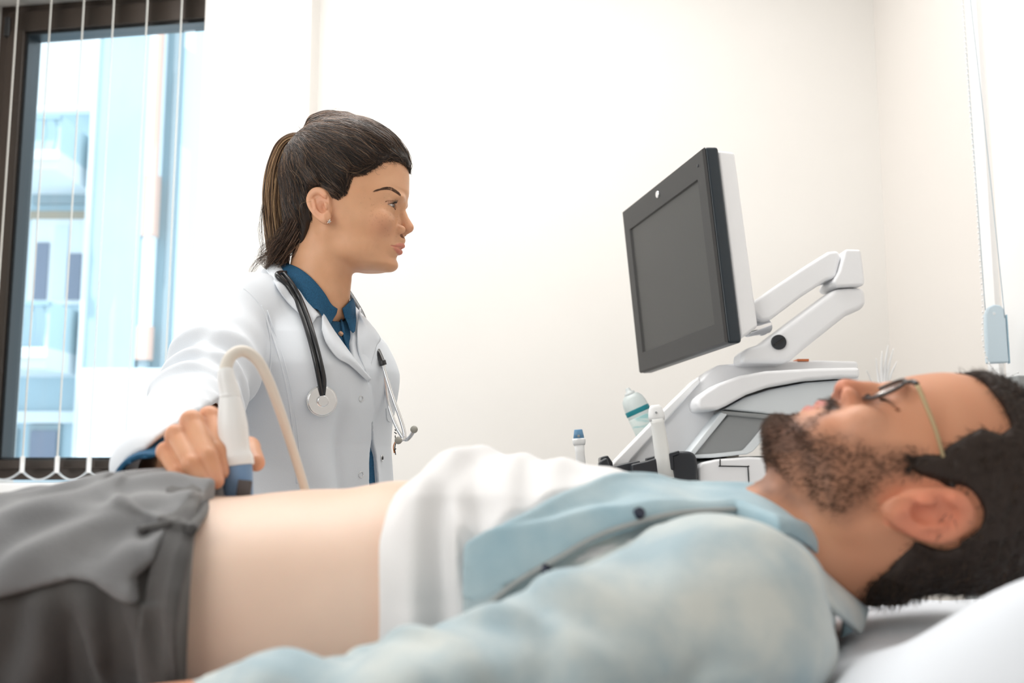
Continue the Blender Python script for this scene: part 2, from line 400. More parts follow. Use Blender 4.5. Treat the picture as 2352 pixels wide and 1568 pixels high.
cyl('rivet', W(2283, 720, YB-.001), W(2283, 720, YB+.003), .0035, M_['plastic_bluewhite'], rb)
prism('string_clip', [W(a, b, YB+.01) for a, b in [(2311, 722), (2314, 722), (2321, 834), (2318, 834)]], (0.002, .012, 0), mat('sky_blue_plastic', (.42, .62, .74), .35), rb, .001)
# grey cabinet by the right wall, pale dried sprigs in a tall vase
cz = W(2245, 888, 2.35)[2]
cb = empty('cabinet', (1.09, 2.2, 0), 'dark grey cabinet by the right wall, its top corner showing beyond the dark hair', 'cabinet')
box('carcass', (1.0925, 2.21, cz/2), (.085, .30, cz), M_['plastic_grey'], cb, bev=.004); box('door', (1.047, 2.21, cz/2), (.008, .28, cz-.06), M_['plastic_grey'], cb, bev=.002)
vs = empty('vase', W(2030, 1000, 2.45)*np.array([1, 1, 0]), 'pale dried sprigs in a tall vase, showing just above the eyeglasses', 'vase')
vb = W(2030, 900, 2.45); V0 = np.array([vb[0], vb[1], 0])
bm = bmesh.new(); prf = [(.07, 0), (.085, .1), (.08, .5), (.05, .85), (.028, vb[2]-.02), (.033, vb[2])]; rg = []
for r, z in prf: rg.append([bm.verts.new(V0+np.array([r*math.cos(a), r*math.sin(a), z])) for a in np.linspace(0, 2*math.pi, 33)[:-1]])
for a, b in zip(rg, rg[1:]):
    for j in range(32): bm.faces.new((a[j], a[(j+1) % 32], b[(j+1) % 32], b[j]))
bm.faces.new(rg[0][::-1]); from_bm('vessel', bm, M_['white_paint'], vs)
for (a, b, w_) in [(2012, 822, 2), (2026, 806, 3), (2040, 792, 3), (2052, 800, 2.5), (2060, 830, 2), (1990, 850, 1.5)]:
    tube('sprig', [vb-np.array([0, 0, .05]), (vb+W(a, b, 2.45))/2+np.array([0, .01, -.01]), W(a, b, 2.45)], [.002, .0045*w_/3, .0008], M_['white_paint'], vs, 6, 8)
# ---------------------------------------------------------------- outside
sun = bpy.data.lights.new('sun', 'SUN'); sun.energy = 5.0; sun.angle = .02; so = bpy.data.objects.new('sun', sun); COL.objects.link(so)
so.rotation_euler = Vector((.12, .42, -1)).to_track_quat('-Z', 'Y').to_euler()
FB = mat('pale_blue_render', (.50, .62, .68), .9, bump=.2, scale=8, var=.05, vscale=1.2); FW_ = mat('white_render', (.86, .88, .9), .9); FG_ = mat('shade_grey_render', (.36, .42, .45), .9); RAILM = mat('railing_paint', (.36, .48, .53), .5)
DG = mat('dark_pane', (.20, .22, .30), .1, spec=.8); CU = mat('window_curtain', (.75, .8, .85), .9)
YA = 10.0
def fx(px): return W(px, 600, YA)[0]
def fz_(py, Y=YA): return W(200, py, Y)[2]
G = fz_(1081)-4
fa = empty('building', (fx(150), YA+1, G), 'pale blue apartment building with balconies seen through the window', 'building')
def fbox(name, x0, x1, y0, y1, z0, z1, m, par): return box(name, ((x0+x1)/2, (y0+y1)/2, (z0+z1)/2), (abs(x1-x0), y1-y0, abs(z1-z0)), m, par)
fbox('wall', fx(-250), fx(212), YA, YA+3, G, fz_(262), FB, fa)
fbox('cornice', fx(-250), fx(225), YA-.12, YA+3, fz_(262), fz_(250), FW_, fa)
for (yr0, yr1, ys) in ((272, 352, 396), (695, 800, 848), (1120, 1220, 1260)):
    x1 = fx(214); z0, z1 = fz_(yr1, YA-.8), fz_(yr0, YA-.8)
    bc_ = fbox('balcony', fx(-250), x1, YA-.9, YA, fz_(ys, YA-.8), z0, FW_, fa)
    fbox('balcony_edge', fx(-250), x1+.03, YA-.95, YA-.9, z0-.10, z0-.02, FW_, bc_)
    fbox('handrail', fx(-250), x1, YA-.9, YA-.85, z1-.04, z1, RAILM, bc_)
    for xx in np.arange(fx(-60), x1, .105):
        tube('baluster', [(xx, YA-.87, z0), (xx+.03, YA-.87, (z0+z1)/2), (xx, YA-.87, z1-.02)], .010, RAILM, bc_, 3, 5)
    fbox('side_screen', x1-.04, x1, YA-.87, YA, z0, z1, mat('frosted_panel', (.55, .68, .72), .4), bc_)
for (x0, x1, y0, y1) in ((70, 205, 500, 700), (70, 205, 405, 470), (20, 70, 985, 1075), (95, 165, 975, 1075)):  # the band under the top balcony is its shadow, set in as grey panel
    w_ = fbox('window', fx(x0), fx(x1), YA-.04, YA+.02, fz_(y1), fz_(y0), FW_ if y0 == 500 else FG_, fa)
    if y0 == 500:
        for (a, b, c, d) in ((88, 116, 560, 690), (128, 160, 520, 690), (164, 192, 585, 690)): fbox('pane', fx(a), fx(b), YA-.06, YA-.03, fz_(d), fz_(c), DG if a != 128 else CU, w_)
    elif y0 > 900: fbox('pane', fx(x0+6), fx(x1-6), YA-.06, YA-.03, fz_(y1), fz_(y0+14), DG, w_)
fbox('lintel', fx(60), fx(208), YA-.06, YA, fz_(505), fz_(488), mat('ochre_lintel', (.45, .36, .27), .9), fa)
fbox('band', fx(-250), fx(214), YA-.08, YA, fz_(972), fz_(945), FW_, fa)
fb_ = empty('building', (fx(300), YA+.5, G), 'taller plain pale blue building wing with a pink and white drainpipe', 'building')
fbox('wall', fx(226)+.02, fx(350), YA-.35, YA+3, G, fz_(-400), FB, fb_)
fbox('corner_strip', fx(226)+.02, fx(240), YA-.42, YA-.35, G, fz_(-400), FW_, fb_)
fbox('wall', fx(350)+.01, fx(760), YA-.15, YA+3, G, fz_(-400), mat('paler_blue_render', (.62, .76, .82), .9), fb_)
PK = mat('pink_pipe_paint', (.80, .50, .40), .6)
for (y0, y1, m, r) in ((-400, 425, FW_, .085), (425, 560, PK, .085), (560, 760, FW_, .07), (760, 835, PK, .085), (835, 1400, FG_, .06)):
    cyl('drainpipe', (fx(366), YA-.30, fz_(y1)), (fx(366), YA-.30, fz_(y0)), r, m, fb_)
cyl('drainpipe', (fx(379), YA-.40, fz_(560)), (fx(379), YA-.40, fz_(100)), .035, PK, fb_)
fbox('vertical_strip', fx(396), fx(412), YA-.22, YA-.15, G, fz_(-400), FG_, fb_)
an = tag(fbox('annex', W(185, 900, 8.2)[0], W(700, 900, 8.2)[0], 8.2, 9.4, G, W(250, 845, 8.2)[2], FW_, None), 'low white annex with a flat roof in front of the pale blue wing', 'building')
gr = tag(fbox('ground', -30, 30, 3.7, 60, G-.2, G, FG_, None), kind='structure')
# ---------------------------------------------------------------- heads (local frame: x forward, y subject's left, z up; metres)
def prep(tab):
    T = np.asarray(tab, float)/1000.; z = T[:, 0]
    zz = np.linspace(z[0], z[-1], 200); out = [zz]
    # smooth the piecewise-linear tables a little
    for c in range(1, T.shape[1]):
        y = np.interp(zz, z, T[:, c]); k = np.hanning(15); k /= k.sum(); yp = np.pad(y, 7, mode='edge'); out.append(np.convolve(yp, k, 'valid'))
    return out
def loft(p, tab, m=.45, nf=2.25, nb=2.6):
    zz, xf, xb, w = tab; z = p[:, 2]
    f = np.interp(z, zz, xf); b = np.interp(z, zz, xb); ww = np.interp(z, zz, w)
    xm = b+(f-b)*m; dx = p[:, 0]-xm; fr = dx > 0; a = np.where(fr, f-xm, xm-b); n = np.where(fr, nf-.38*np.clip((-.020-z)/.02, 0, 1), nb)
    r = ((np.abs(dx)/a)**n+(np.abs(p[:, 1])/ww)**n)**(1/n)+1e-6
    rho = np.sqrt(dx*dx+p[:, 1]**2)
    d = np.where(r < .15, -np.minimum(a, ww)*.8, rho-rho/r)*.85
    return d
def mir(p):
    q = p.copy(); q[:, 1] = np.abs(q[:, 1]); return q
def rot_y(a):
    c, s = math.cos(a), math.sin(a); return np.array([[c, 0, s], [0, 1, 0], [-s, 0, c]])
def rot_z(a):
    c, s = math.cos(a), math.sin(a); return np.array([[c, -s, 0], [s, c, 0], [0, 0, 1]])
def ear(p, c, L, tilt, flare):
    """p mirrored to y>0; c centre; L length"""
    R = rot_z(flare) @ rot_y(-tilt)   # columns: local axes in head frame
    q = (p-np.asarray(c, np.float32)) @ R.astype(np.float32); s = L/.060; q = q/s
    u, n, v = q[:, 0], q[:, 1], q[:, 2]
    # outline narrows to the lobe
    wid = .0165+.22*np.clip(v, -.03, .02); ang = u/np.maximum(wid, .006); rr = np.sqrt(ang**2+(v/.0295)**2)
    edge = (rr-1)*.013
    base = np.sqrt(np.maximum(edge, 0)**2+np.maximum(np.abs(n+.002)-.0022, 0)**2)-.0012
    base = np.where(edge < 0, np.abs(n+.002)-.0034, base)
    # helix rim: raised ring, open in front below the root
    ring = np.sqrt(((rr-.86)*.0145)**2+(n-.0035)**2)-.0030
    front = np.clip((u-.004)/.006, 0, 1)*np.clip((.010-v)/.01, 0, 1)
    ring = ring+front*.006
    d = smin(base, ring, .003)
    anti = caps(q, (-.0065, .0025, .012), (-.0078, .0030, -.004), .0026, .0030); anti = smin(anti, caps(q, (-.0078, .0030, -.004), (-.001, .002, -.0155), .0030, .0034), .003)
    d = smin(d, anti, .003)
    lobe = ell(q, (.0035, .000, -.0225), (.0088, .0042, .0082)); d = smin(d, lobe, .004)
    trag = ell(q, (.0105, .003, -.006), (.0040, .0036, .0062)); d = smin(d, trag, .003)
    conc = ell(q, (.0028, .003, -.004), (.0068, .0085, .0105)); d = smax(d, -conc, .003)
    d = smin(d, np.where(True, ell(q, (.004, -.0065, -.002), (.012, .006, .019)), 0), .004)
    conc2 = ell(q, (.0040, .003, -.005), (.0050, .0075, .0075)); d = smax(d, -conc2, .002)
    return d*s
def face(p, D):
    q = mir(p).astype(np.float64); mm = .001
    cc, cr = D['cran']; d = ell(q, np.array(cc)*mm, np.array(cr)*mm)
    lf = loft(q, D['tab']); lf = smax(lf, D['zlo']*mm-q[:, 2], .012); lf = smax(lf, q[:, 2]-.040, .03)
    d = smin(d, lf, .02)
    for c, r, k in D.get('add', []): d = smin(d, ell(q, np.array(c)*mm, np.array(r)*mm), k*mm)
    for c, r, k in D.get('sub', []): d = smax(d, -ell(q, np.array(c)*mm, np.array(r)*mm), k*mm)
    # nose
    for (a, b, ra, rb, k) in D['nose']: d = smin(d, caps(q, np.array(a)*mm, np.array(b)*mm, ra*mm, rb*mm), k*mm)
    for c, r in D['ala']: d = smin(d, ell(q, np.array(c)*mm, np.array(r)*mm), .0042)
    for c, r in D.get('groove', []): d = smax(d, -ell(q, np.array(c)*mm, np.array(r)*mm), .002)
    c, r = D['nostril']; d = smax(d, -ell(q, np.array(c)*mm, np.array(r)*mm), .0015)
    # eyes
    ec = np.array(D['eye'])*mm; er = D['er']*mm
    lid = sph(q, ec, er+.0016); d = smin(d, lid, .006)
    e = q-ec
    if D['open'] > 0:
        yy = e[:, 1]/(.0135); t = D['eyeline']
        up = D['open']*mm*(1-np.clip(yy, -1, 1)**2)*.62; lo = -D['open']*mm*(1-np.clip(yy, -1, 1)**2)*.38
        zc = e[:, 2]-t*mm; sl = np.maximum(zc-up, lo-zc); sl = smax(sl, np.abs(e[:, 1]-.0005)-.0128, .001)
        sl = np.maximum(sl, .002-e[:, 0]); sl = np.maximum(sl, (er-.0012)-np.linalg.norm(e, axis=1))
        d = smax(d, -sl, .0008)
        # lid crease
        cr_ = np.sqrt((np.linalg.norm(e, axis=1)-(er+.0022))**2+(e[:, 2]-(.0052+D['open']*.0003)+(e[:, 1]/.013)**2*.003)**2)-.0007
        d = smax(d, -cr_, .0012)
    else:
        zl = e[:, 2]+.0035-(e[:, 1]/.013)**2*.003
        cr_ = np.sqrt((np.linalg.norm(e, axis=1)-(er+.0018))**2+zl**2)-.0008; d = smax(d, -cr_, .0012)
        cr_ = np.sqrt((np.linalg.norm(e, axis=1)-(er+.0022))**2+(e[:, 2]-.0062+(e[:, 1]/.013)**2*.003)**2)-.0008; d = smax(d, -cr_, .0016)
    # lips
    up, lo = lipd(q, D)
    d = smin(d, up, .0022); d = smin(d, lo, .0022)
    ml = chain(q, [np.array(a)*mm for a in D['mline']], [.0009]*len(D['mline']), .001); d = smax(d, -ml, .0012)
    # philtrum
    a, b = D['phil']; d = smax(d, -caps(q, np.array(a)*mm, np.array(b)*mm, .0022), .003)
    # ears
    c, L, t, fl = D['ear']; ea = np.full(len(q), 1.); m = q[:, 1] > .045
    if m.any(): ea[m] = ear(q[m].astype(np.float32), np.array(c)*mm, L*mm, t, fl)
    d = smin(d, ea, .004)
    return d
def lipd(q, D):
    mm = .001
    return (chain(q, [np.array(a[:3])*mm for a in D['ulip']], [a[3]*mm for a in D['ulip']], .001),
            chain(q, [np.array(a[:3])*mm for a in D['llip']], [a[3]*mm for a in D['llip']], .001))
WOMAN = dict(
  cran=((43, 0, 56), (94, 71, 80)), zlo=-100.5,
  tab=prep([(-112, 100, 60, 12), (-100.5, 108, 50, 25), (-92, 118, 40, 38), (-80, 115, 22, 47), (-69, 115, 12, 51.5), (-54, 120, 2, 57), (-40, 123, -8, 62), (-26, 122, -28, 65), (-8, 120, -44, 68), (6, 123, -50, 69), (18, 129, -50, 68), (33, 133, -48, 66), (60, 128, -45, 62)]),
  add=[((109, 0, -89), (10.5, 15, 10), 8), ((97, 40, -24), (18, 17, 16), 14), ((120, 24, 17), (12, 17, 6), 8), ((120, 0, 12), (11.5, 14, 10), 8), ((52, 40, -68), (22, 10, 14), 22), ((102, 0, -58), (21.5, 25, 21), 9), ((112, 0, -20), (17, 13, 24), 6)],
  sub=[((129, 33, -4), (12, 15, 8.5), 9)],
  nose=[((121, 0, 14), (126.5, 0, -6), 7.5, 7.2, 5), ((126.5, 0, -6), (136.5, 0, -26), 7.0, 9.0, 4)],
  ala=[((122.5, 12.4, -32.5), (11.0, 6.2, 7.6)), ((128, 0, -34), (9, 4, 5)), ((118, 0, -47), (14.6, 13, 11))],
  groove=[((110.5, 16.0, -31), (2.0, 3.0, 8))],
  nostril=((130.0, 7.6, -40.5), (8.0, 3.9, 5.2)),
  eye=(104.5, 33, 1.0), er=12.2, open=7.0, eyeline=-.8,
  ulip=[(110, 24, -61.8, 1.0), (118, 16, -59.8, 2.5), (123.5, 8, -57.6, 3.5), (127.4, 2.5, -56.6, 4.0)],
  llip=[(110, 23, -62.8, 1.0), (117, 16, -64.8, 2.8), (120.8, 8, -66.6, 4.0), (123.3, 0, -67.2, 4.6)],
  mline=[(111.5, 25, -62), (120.5, 16, -62), (127, 8, -61.5), (130.5, 0, -61.5)],
  phil=((133, 0, -43), (133, 0, -51)),
  ear=((4.5, 71.5, -9), 59, .36, .30))
MAN = dict(
  cran=((12, 0, 42), (95, 77, 86)), zlo=-112,
  tab=prep([(-124, 75, 30, 20), (-112, 92, 22, 34), (-98, 106, 12, 52), (-88, 104, 4, 60), (-75, 102, -4, 66), (-65, 101, -10, 69), (-49, 103, -18, 71), (-35, 103, -30, 74), (-20, 99, -55, 76), (0, 99, -72, 77), (15, 103, -78, 75), (33, 102, -76, 73), (60, 96, -72, 68)]),
  add=[((95, 0, -97), (12, 20, 12), 8), ((80, 44, -40), (17, 18, 18), 14), ((95, 27, 13), (12, 20, 7), 8), ((96, 0, 9), (12, 16, 10), 8), ((25, 56, -82), (26, 12, 16), 14), ((78, 34, -62), (18, 12, 12), 12), ((84, 0, -62), (20, 32, 24), 12), ((92, 0, -22), (16, 15, 26), 6), ((101, 9, -45.5), (8.5, 11, 5.5), 3), ((95, 20, -50.5), (7, 8, 5.5), 3)],
  sub=[((107, 35, -6), (12, 16, 9), 9)],
  nose=[((99, 0, 10), (105, 0, -5), 8.0, 8.5, 5), ((105, 0, -5), (113, 0, -26), 8.5, 10.5, 5)],
  ala=[((104, 13.5, -30), (11, 8.0, 8.5)), ((106, 0, -33), (9, 5, 6))],
  nostril=((112, 8.8, -38), (7.5, 4.8, 6.0)),
  eye=(82, 33, -5.0), er=12.4, open=0, eyeline=-1.0,
  ulip=[(90, 26, -60.5, 1.5), (99, 16, -55.5, 3.4), (104.5, 8, -53.3, 4.4), (106, 2.5, -52.8, 4.8)],
  llip=[(90, 25, -61.5, 1.5), (97.5, 16, -63.5, 4.2), (101.5, 8, -65, 5.6), (103, 0, -65.5, 6.2)],
  mline=[(91, 27, -61), (101.5, 16, -59.8), (108, 8, -58.8), (111, 0, -58.8)],
  phil=((109, 0, -42), (109, 0, -48)),
  ear=((-3, 82, -22), 76, .40, .50))
def lerp3(a, b, t): return a*(1-t[:, None])+b*t[:, None]
M_['skin'] = mat('skin', (.6, .4, .3), .42, attr=True, var=.06, vscale=45, bump=.12, scale=900, sss=.12, spec=.4)
M_['skin_soft'] = mat('skin_belly', (.6, .4, .3), .5, attr=True, var=.05, vscale=14, bump=.05, scale=700, sss=.1, spec=.35)
M_['eye_white'] = mat('eye_surface', (.8, .78, .76), .12, attr=True, spec=.6, coat=.6)
M_['hair'] = mat('brown_hair', (.03, .02, .015), .38, attr=True, spec=.4)
M_['hair_matte'] = mat('short_dark_hair', (.02, .014, .01), .6, attr=True, spec=.3)
# ---------------------------------------------------------------- the doctor's head
HO = W(748, 487, 1.6); HR = np.eye(3)
def hw(p): return (np.asarray(p, np.float64)-HO) @ HR
def neck_w(p):
    q = p.astype(np.float64)-HO
    d = caps(q, (.004, 0, -.045), (-.016, .002, -.150), .051, .0485)
    d = smin(d, caps(q, (-.016, .002, -.150), (-.050, .012, -.235), .050, .062), .02)
    # neck muscle and windpipe
    st = caps(q, (.008, -.047, -.045), (.020, -.014, -.165), .0085, .0075); d = smin(d, st, .012)
    d = smin(d, caps(q, (.030, 0, -.115), (.026, 0, -.165), .012, .012), .012)
    return d
def sd_whead(p):
    q = hw(p); d = face(q, WOMAN); n = neck_w(p)
    return smin(d, n, .016)
doctor = empty('person', W(700, 1000, 1.62)*np.array([1, 1, 0]), 'woman with ponytail in white lab coat, looking right, pressing a probe on the belly', 'person')
def col_woman(v):
    q = mir(hw(v)); n = len(v)
    c = np.tile(np.array([.74, .385, .215]), (n, 1))
    t = np.clip(.5+.5*wob(q, 60, 3), 0, 1); c = lerp3(c, np.array([.78, .44, .26]), t)
    ck = np.exp(-(((q[:, 0]-.100)/.022)**2+((q[:, 2]+.036)/.020)**2))*.40; c = lerp3(c, np.array([.68, .29, .18]), ck)
    nt = np.exp(-(np.linalg.norm(q-np.array([.140, 0, -.028]), axis=1)/.014)**2)*.35; c = lerp3(c, np.array([.68, .27, .18]), nt)
    u, l = lipd(q, WOMAN); lip = np.clip(1-np.minimum(u, l)/.0011, 0, 1)*(q[:, 0] > .106); c = lerp3(c, np.array([.66, .20, .16]), lip*.75)
    ns = ell(q, np.array([130.0, 7.6, -40.5])*.001, np.array([8.1, 4.0, 5.4])*.001); c = lerp3(c, np.array([.10, .03, .02]), np.clip(-ns/.0012+.6, 0, 1)*.9)  # nostril recess darkened in the skin colour to read as shade
    e = q-np.array(WOMAN['eye'])*.001; lr = np.linalg.norm(e, axis=1); lidz = np.exp(-((lr-.0138)/.003)**2)*np.exp(-((e[:, 2]-.004)/.005)**2); c = lerp3(c, np.array([.42, .20, .14]), lidz*.45)
    er = (q[:, 1] > .062)*np.exp(-(((q[:, 0]-.004)/.02)**2+((q[:, 2]+.009)/.03)**2)); c = lerp3(c, np.array([.80, .38, .25]), er*.6)
    # freckles
    r = np.random.default_rng(5)
    fx = np.c_[r.normal(.108, .020, 90), r.uniform(0, .06, 90), r.normal(-.018, .013, 90)]
    m = (q[:, 0] > .06) & (q[:, 2] > -.06) & (q[:, 2] < .02)
    if m.any():
        qq = q[m]
        dm = np.full(len(qq), 1.)
        for a in fx: dm = np.minimum(dm, np.hypot(qq[:, 0]-a[0], qq[:, 2]-a[2]))
        k = np.clip(1-dm/.0011, 0, 1)*.38; c[m] = lerp3(c[m], np.array([.36, .16, .09]), k)
    return c
HLO = HO+np.array([-.13, -.10, -.24]); HHI = HO+np.array([.165, .10, .16])
HS = 1.35e-3
body_w = sdf_obj('body', sd_whead, HLO, HHI, HS, M_['skin'], doctor, col_woman)
# eyes
def eyeball(name, c, r, fwd, parent, iris=(.16, .075, .035)):
    bm = bmesh.new(); bmesh.ops.create_uvsphere(bm, u_segments=48, v_segments=32, radius=r); me = bpy.data.meshes.new(name)
    bm.to_mesh(me); bm.free(); v = np.array([x.co[:] for x in me.vertices]); f = np.asarray(fwd, float); f /= np.linalg.norm(f)
    a = np.degrees(np.arccos(np.clip(v @ f/r, -1, 1))); col = np.tile(np.array([.78, .74, .72]), (len(v), 1))
    i = (a < 29); col[i] = iris; col[(a < 29) & (a > 25)] = np.array(iris)*.3; col[a < 11] = .003
    v = v+f*(np.clip(1-a/30, 0, 1)*.0012)[:, None]
    me.vertices.foreach_set('co', (v+np.asarray(c)).astype(np.float32).ravel()); at = me.color_attributes.new('tint', 'FLOAT_COLOR', 'POINT')
    at.data.foreach_set('color', np.c_[col, np.ones(len(col))].astype(np.float32).ravel())
    return link(name, me, M_['eye_white'], parent)
gaze = np.array([1., 0, .02])
for s in (-1, 1):
    eyeball('eye', HO+np.array([WOMAN['eye'][0], s*WOMAN['eye'][1], WOMAN['eye'][2]])*.001, .0121, gaze+np.array([0, -.12, 0]), doctor)
# brows and lashes: fine hairs
def fibres(name, roots, dirs, bend, L, r0, mat_, parent, K=6, col=None, sides=3):
    N = len(roots); t = np.linspace(0, 1, K)[None, :, None]
    L = np.broadcast_to(np.asarray(L, float).reshape(-1, 1, 1) if np.ndim(L) else L, (N, 1, 1))
    P = roots[:, None]+dirs[:, None]*t*L+bend[:, None]*t*t*L
    R = np.broadcast_to(np.asarray(r0, float).reshape(-1, 1) if np.ndim(r0) else r0, (N, 1))*(1-.85*np.linspace(0, 1, K)[None]**1.5)
    v, f = tubes(P, R, sides); c = None
    if col is not None: c = np.repeat(col, K*sides, axis=0)
    return from_arrays(name, v, f, mat_, parent, True, c)
def brow(D, fn, O, R, path, n, parent, L=.007, mat_=None, col=(.035, .018, .011), r=.00022, wid=.0035):
    for s in (-1, 1):
        r_ = np.random.default_rng(3); P = catmull(np.array(path)*.001, 10); idx = r_.uniform(0, len(P)-1.01, n); i = idx.astype(int); fr = (idx-i)[:, None]
        q = P[i]*(1-fr)+P[i+1]*fr; T = P[np.minimum(i+1, len(P)-1)]-P[i]; T /= np.linalg.norm(T, axis=1, keepdims=True)+1e-9
        u = idx/len(P); ww = wid*(1.0-.75*u)*np.clip(u*9+.5, 0, 1)
        q[:, 2] += r_.uniform(-1, 1, n)*ww; q[:, 1] *= s; T[:, 1] *= s
        wp = q @ R.T+O
        for _ in range(4):
            g, d = grad(fn, wp, .0015); g /= np.linalg.norm(g, axis=1, keepdims=True); wp -= g*d[:, None]
        up = np.tile(R[:, 2], (n, 1)); D_ = T @ R.T+up*(.55*(1-u))[:, None]+g*.25; D_ /= np.linalg.norm(D_, axis=1, keepdims=True)
        fibres('eyebrow', wp, D_, -g*.25-up*.25, r_.uniform(.6, 1.1, n)*L, r, mat_ or M_['hair'], parent, col=np.tile(col, (n, 1)))
_bp = []
for a, b in [(921, 451), (911, 441), (898, 434), (882, 433), (864, 437)]:
    l_ = hw(hit(sd_whead, a, b, 1.2)[0][None])[0]*1000; _bp.append((l_[0], abs(l_[1]), l_[2]))
brow(WOMAN, sd_whead, HO, HR, _bp, 560, doctor, L=.0070, col=(.13, .068, .042), r=.00013, wid=.0040)
def lashes(D, O, R, parent, upper=True, n=38, L=.0075, closed=False):
    for s in (-1, 1):
        ec = np.array(D['eye'])*.001; er = D['er']*.001+.0010; y = np.linspace(-.0115, .0125, n)
        yy = y/.0135
        z = D['eyeline']*.001+(D['open']*.62e-3*(1-yy**2) if upper else -D['open']*.38e-3*(1-yy**2))
        if closed: z = -.0035+(y/.013)**2*.003
        x = np.sqrt(np.maximum(er**2-y**2-z**2, 1e-9)); q = np.c_[x, y, z]; nn = q/np.linalg.norm(q, axis=1, keepdims=True)
        d = nn.copy(); d[:, 2] += (.15 if upper else -.5)*(1 if not closed else -3); d[:, 1] += .35*yy+.15; d /= np.linalg.norm(d, axis=1, keepdims=True)
        bend = np.tile([0, .0, .55 if upper else -.1], (n, 1)); q = q+ec
        for a in (q, d, bend): a[:, 1] *= s
        rr = np.random.default_rng(8).uniform(.75, 1.1, n)*L*(.6+.4*np.clip(yy+.7, 0, 1))
        fibres('eyelash', q @ R.T+O, d @ R.T, bend @ R.T, rr, .00030, M_['hair'], parent, col=np.tile([.006, .004, .003], (n, 1)))
lashes(WOMAN, HO, HR, doctor, True)
lashes(WOMAN, HO, HR, doctor, False, 36, .0035)
# ---------------------------------------------------------------- the doctor's hair
TIE = (W(690, 318, 1.6)-HO)
_pts = []
for (a, b) in [(925, 377), (905, 370), (883, 374), (863, 388), (841, 403)]:
    h_, _ = hit(sd_whead, a, b, 1.2); l = hw(h_[None])[0]; _pts.append((l[0], l[2]))
for (a, b) in [(812, 408), (804, 431), (797, 448), (779, 461), (765, 455), (752, 440), (738, 430), (718, 440), (716, 492), (716, 520), (706, 549), (692, 571), (672, 591)]:
    l = W(a, b, 1.533)-HO; _pts.append((l[0], l[2]))
HPOLY = [(.150, .080), (.139, .0665)]+_pts+[(-.075, -.085), (-.16, -.05), (-.16, .22), (.16, .22)]
def skullw(q): return smin(ell(q, (.043, 0, .056), (.094, .071, .080)), smax(loft(q, WOMAN['tab']), q[:, 2]-.04, .03), .02)
def sd_whair_l(q, rid=0.):
    q = mir(q)
    d = smin(skullw(q)-.0035, ell(q, (.031, 0, .060), (.1075, .0765, .101)), .02)
    d = smin(d, ell(q, (-.020, 0, -.012), (.046, .058, .072)), .02)
    d = smin(d, ell(q, (.004, 0, .150), (.036, .026, .019)), .016)
    d = d+.0012*rid*np.sin(np.arctan2(q[:, 2]-TIE[2], q[:, 0]-TIE[0])*46+4*np.sin(q[:, 0]*60))+.0015*wob(q, 90, 4)
    e = polyd(q[:, 0], q[:, 2], HPOLY); m = np.clip(-e/.014, 0, 1); m = m*m*(3-2*m); d = (skullw(q)-.0006)*(1-m)+d*m
    return smax(d, e+.0015, .003) if rid else d
def sd_whair(p): return sd_whair_l(hw(p), 1.)+.0002
def pick(n, tab, r):
    w = np.array([t[0] for t in tab]); c = np.array([t[1] for t in tab]); i = r.choice(len(tab), n, p=w/w.sum())
    return c[i]*r.uniform(.7, 1.3, (n, 1))
hair = sdf_obj('hair', sd_whair, HO+np.array([-.10, -.10, -.11]), HO+np.array([.16, .10, .19]), .0022, M_['hair'], doctor, lambda v: np.tile([.024, .016, .012], (len(v), 1)))
def flow(fn, roots, T, K, off, r, frac=1.0, jit=.12, lift=None):
    N = len(roots); P = np.zeros((N, K, 3)); p = roots.copy(); dist = np.linalg.norm(T-p, axis=1)*frac; st = dist/(K-1); ph = r.uniform(0, 6.28, (N, 3)); w = r.normal(0, jit, (N, 3))
    for k in range(K):
        g, d = grad(fn, p, .002); g /= np.linalg.norm(g, axis=1, keepdims=True)+1e-9
        t = k/(K-1); o = off*np.clip(np.sin(np.pi*min(t*1.1+.08, 1)), 0.05, 1)
        p = p-g*np.clip(d-o, -.01, .01)[:, None]; P[:, k] = p
        D = T-p; D /= np.linalg.norm(D, axis=1, keepdims=True)+1e-9
        D = D+w*math.sin(math.pi*t)+.10*np.sin(ph+t*5)+.13*np.sin(ph[:, ::-1]*2+t*17); D -= g*(D*g).sum(1, keepdims=True)*.9
        D /= np.linalg.norm(D, axis=1, keepdims=True)+1e-9; p = p+D*st[:, None]
    return P
def strands(name, P, r0, col, parent, mat_, taper=.7):
    K = P.shape[1]; R = (np.asarray(r0).reshape(-1, 1)*np.ones((1, K)))*(1-taper*np.linspace(0, 1, K)[None]**3)*(.45+.55*np.clip(np.linspace(0, 1, K)*6, 0, 1))[None]
    v, f = tubes(P, R, 3); return from_arrays(name, v, f, mat_, parent, True, np.repeat(col, K*3, axis=0))
DK = [(4, (.012, .009, .0085)), (4, (.040, .024, .017)), (3, (.11, .062, .038)), (.6, (.26, .16, .095))]
GD = [(2, (.03, .018, .012)), (3, (.13, .07, .040)), (3, (.30, .17, .09)), (2.5, (.58, .37, .20))]
_r = np.random.default_rng(21)
# roots on the scalp
_c = np.c_[_r.uniform(-.08, .14, 26000), _r.uniform(-.08, .08, 26000), _r.uniform(-.08, .17, 26000)]

for _ in range(5): _g, _d = grad(sd_whair_l, _c, .002); _c = _c-_g*np.clip(_d, -.03, .03)[:, None]
_c = _c[np.abs(_d) < .003]
_c = _c[(polyd(_c[:, 0], _c[:, 2], HPOLY) < .002)]
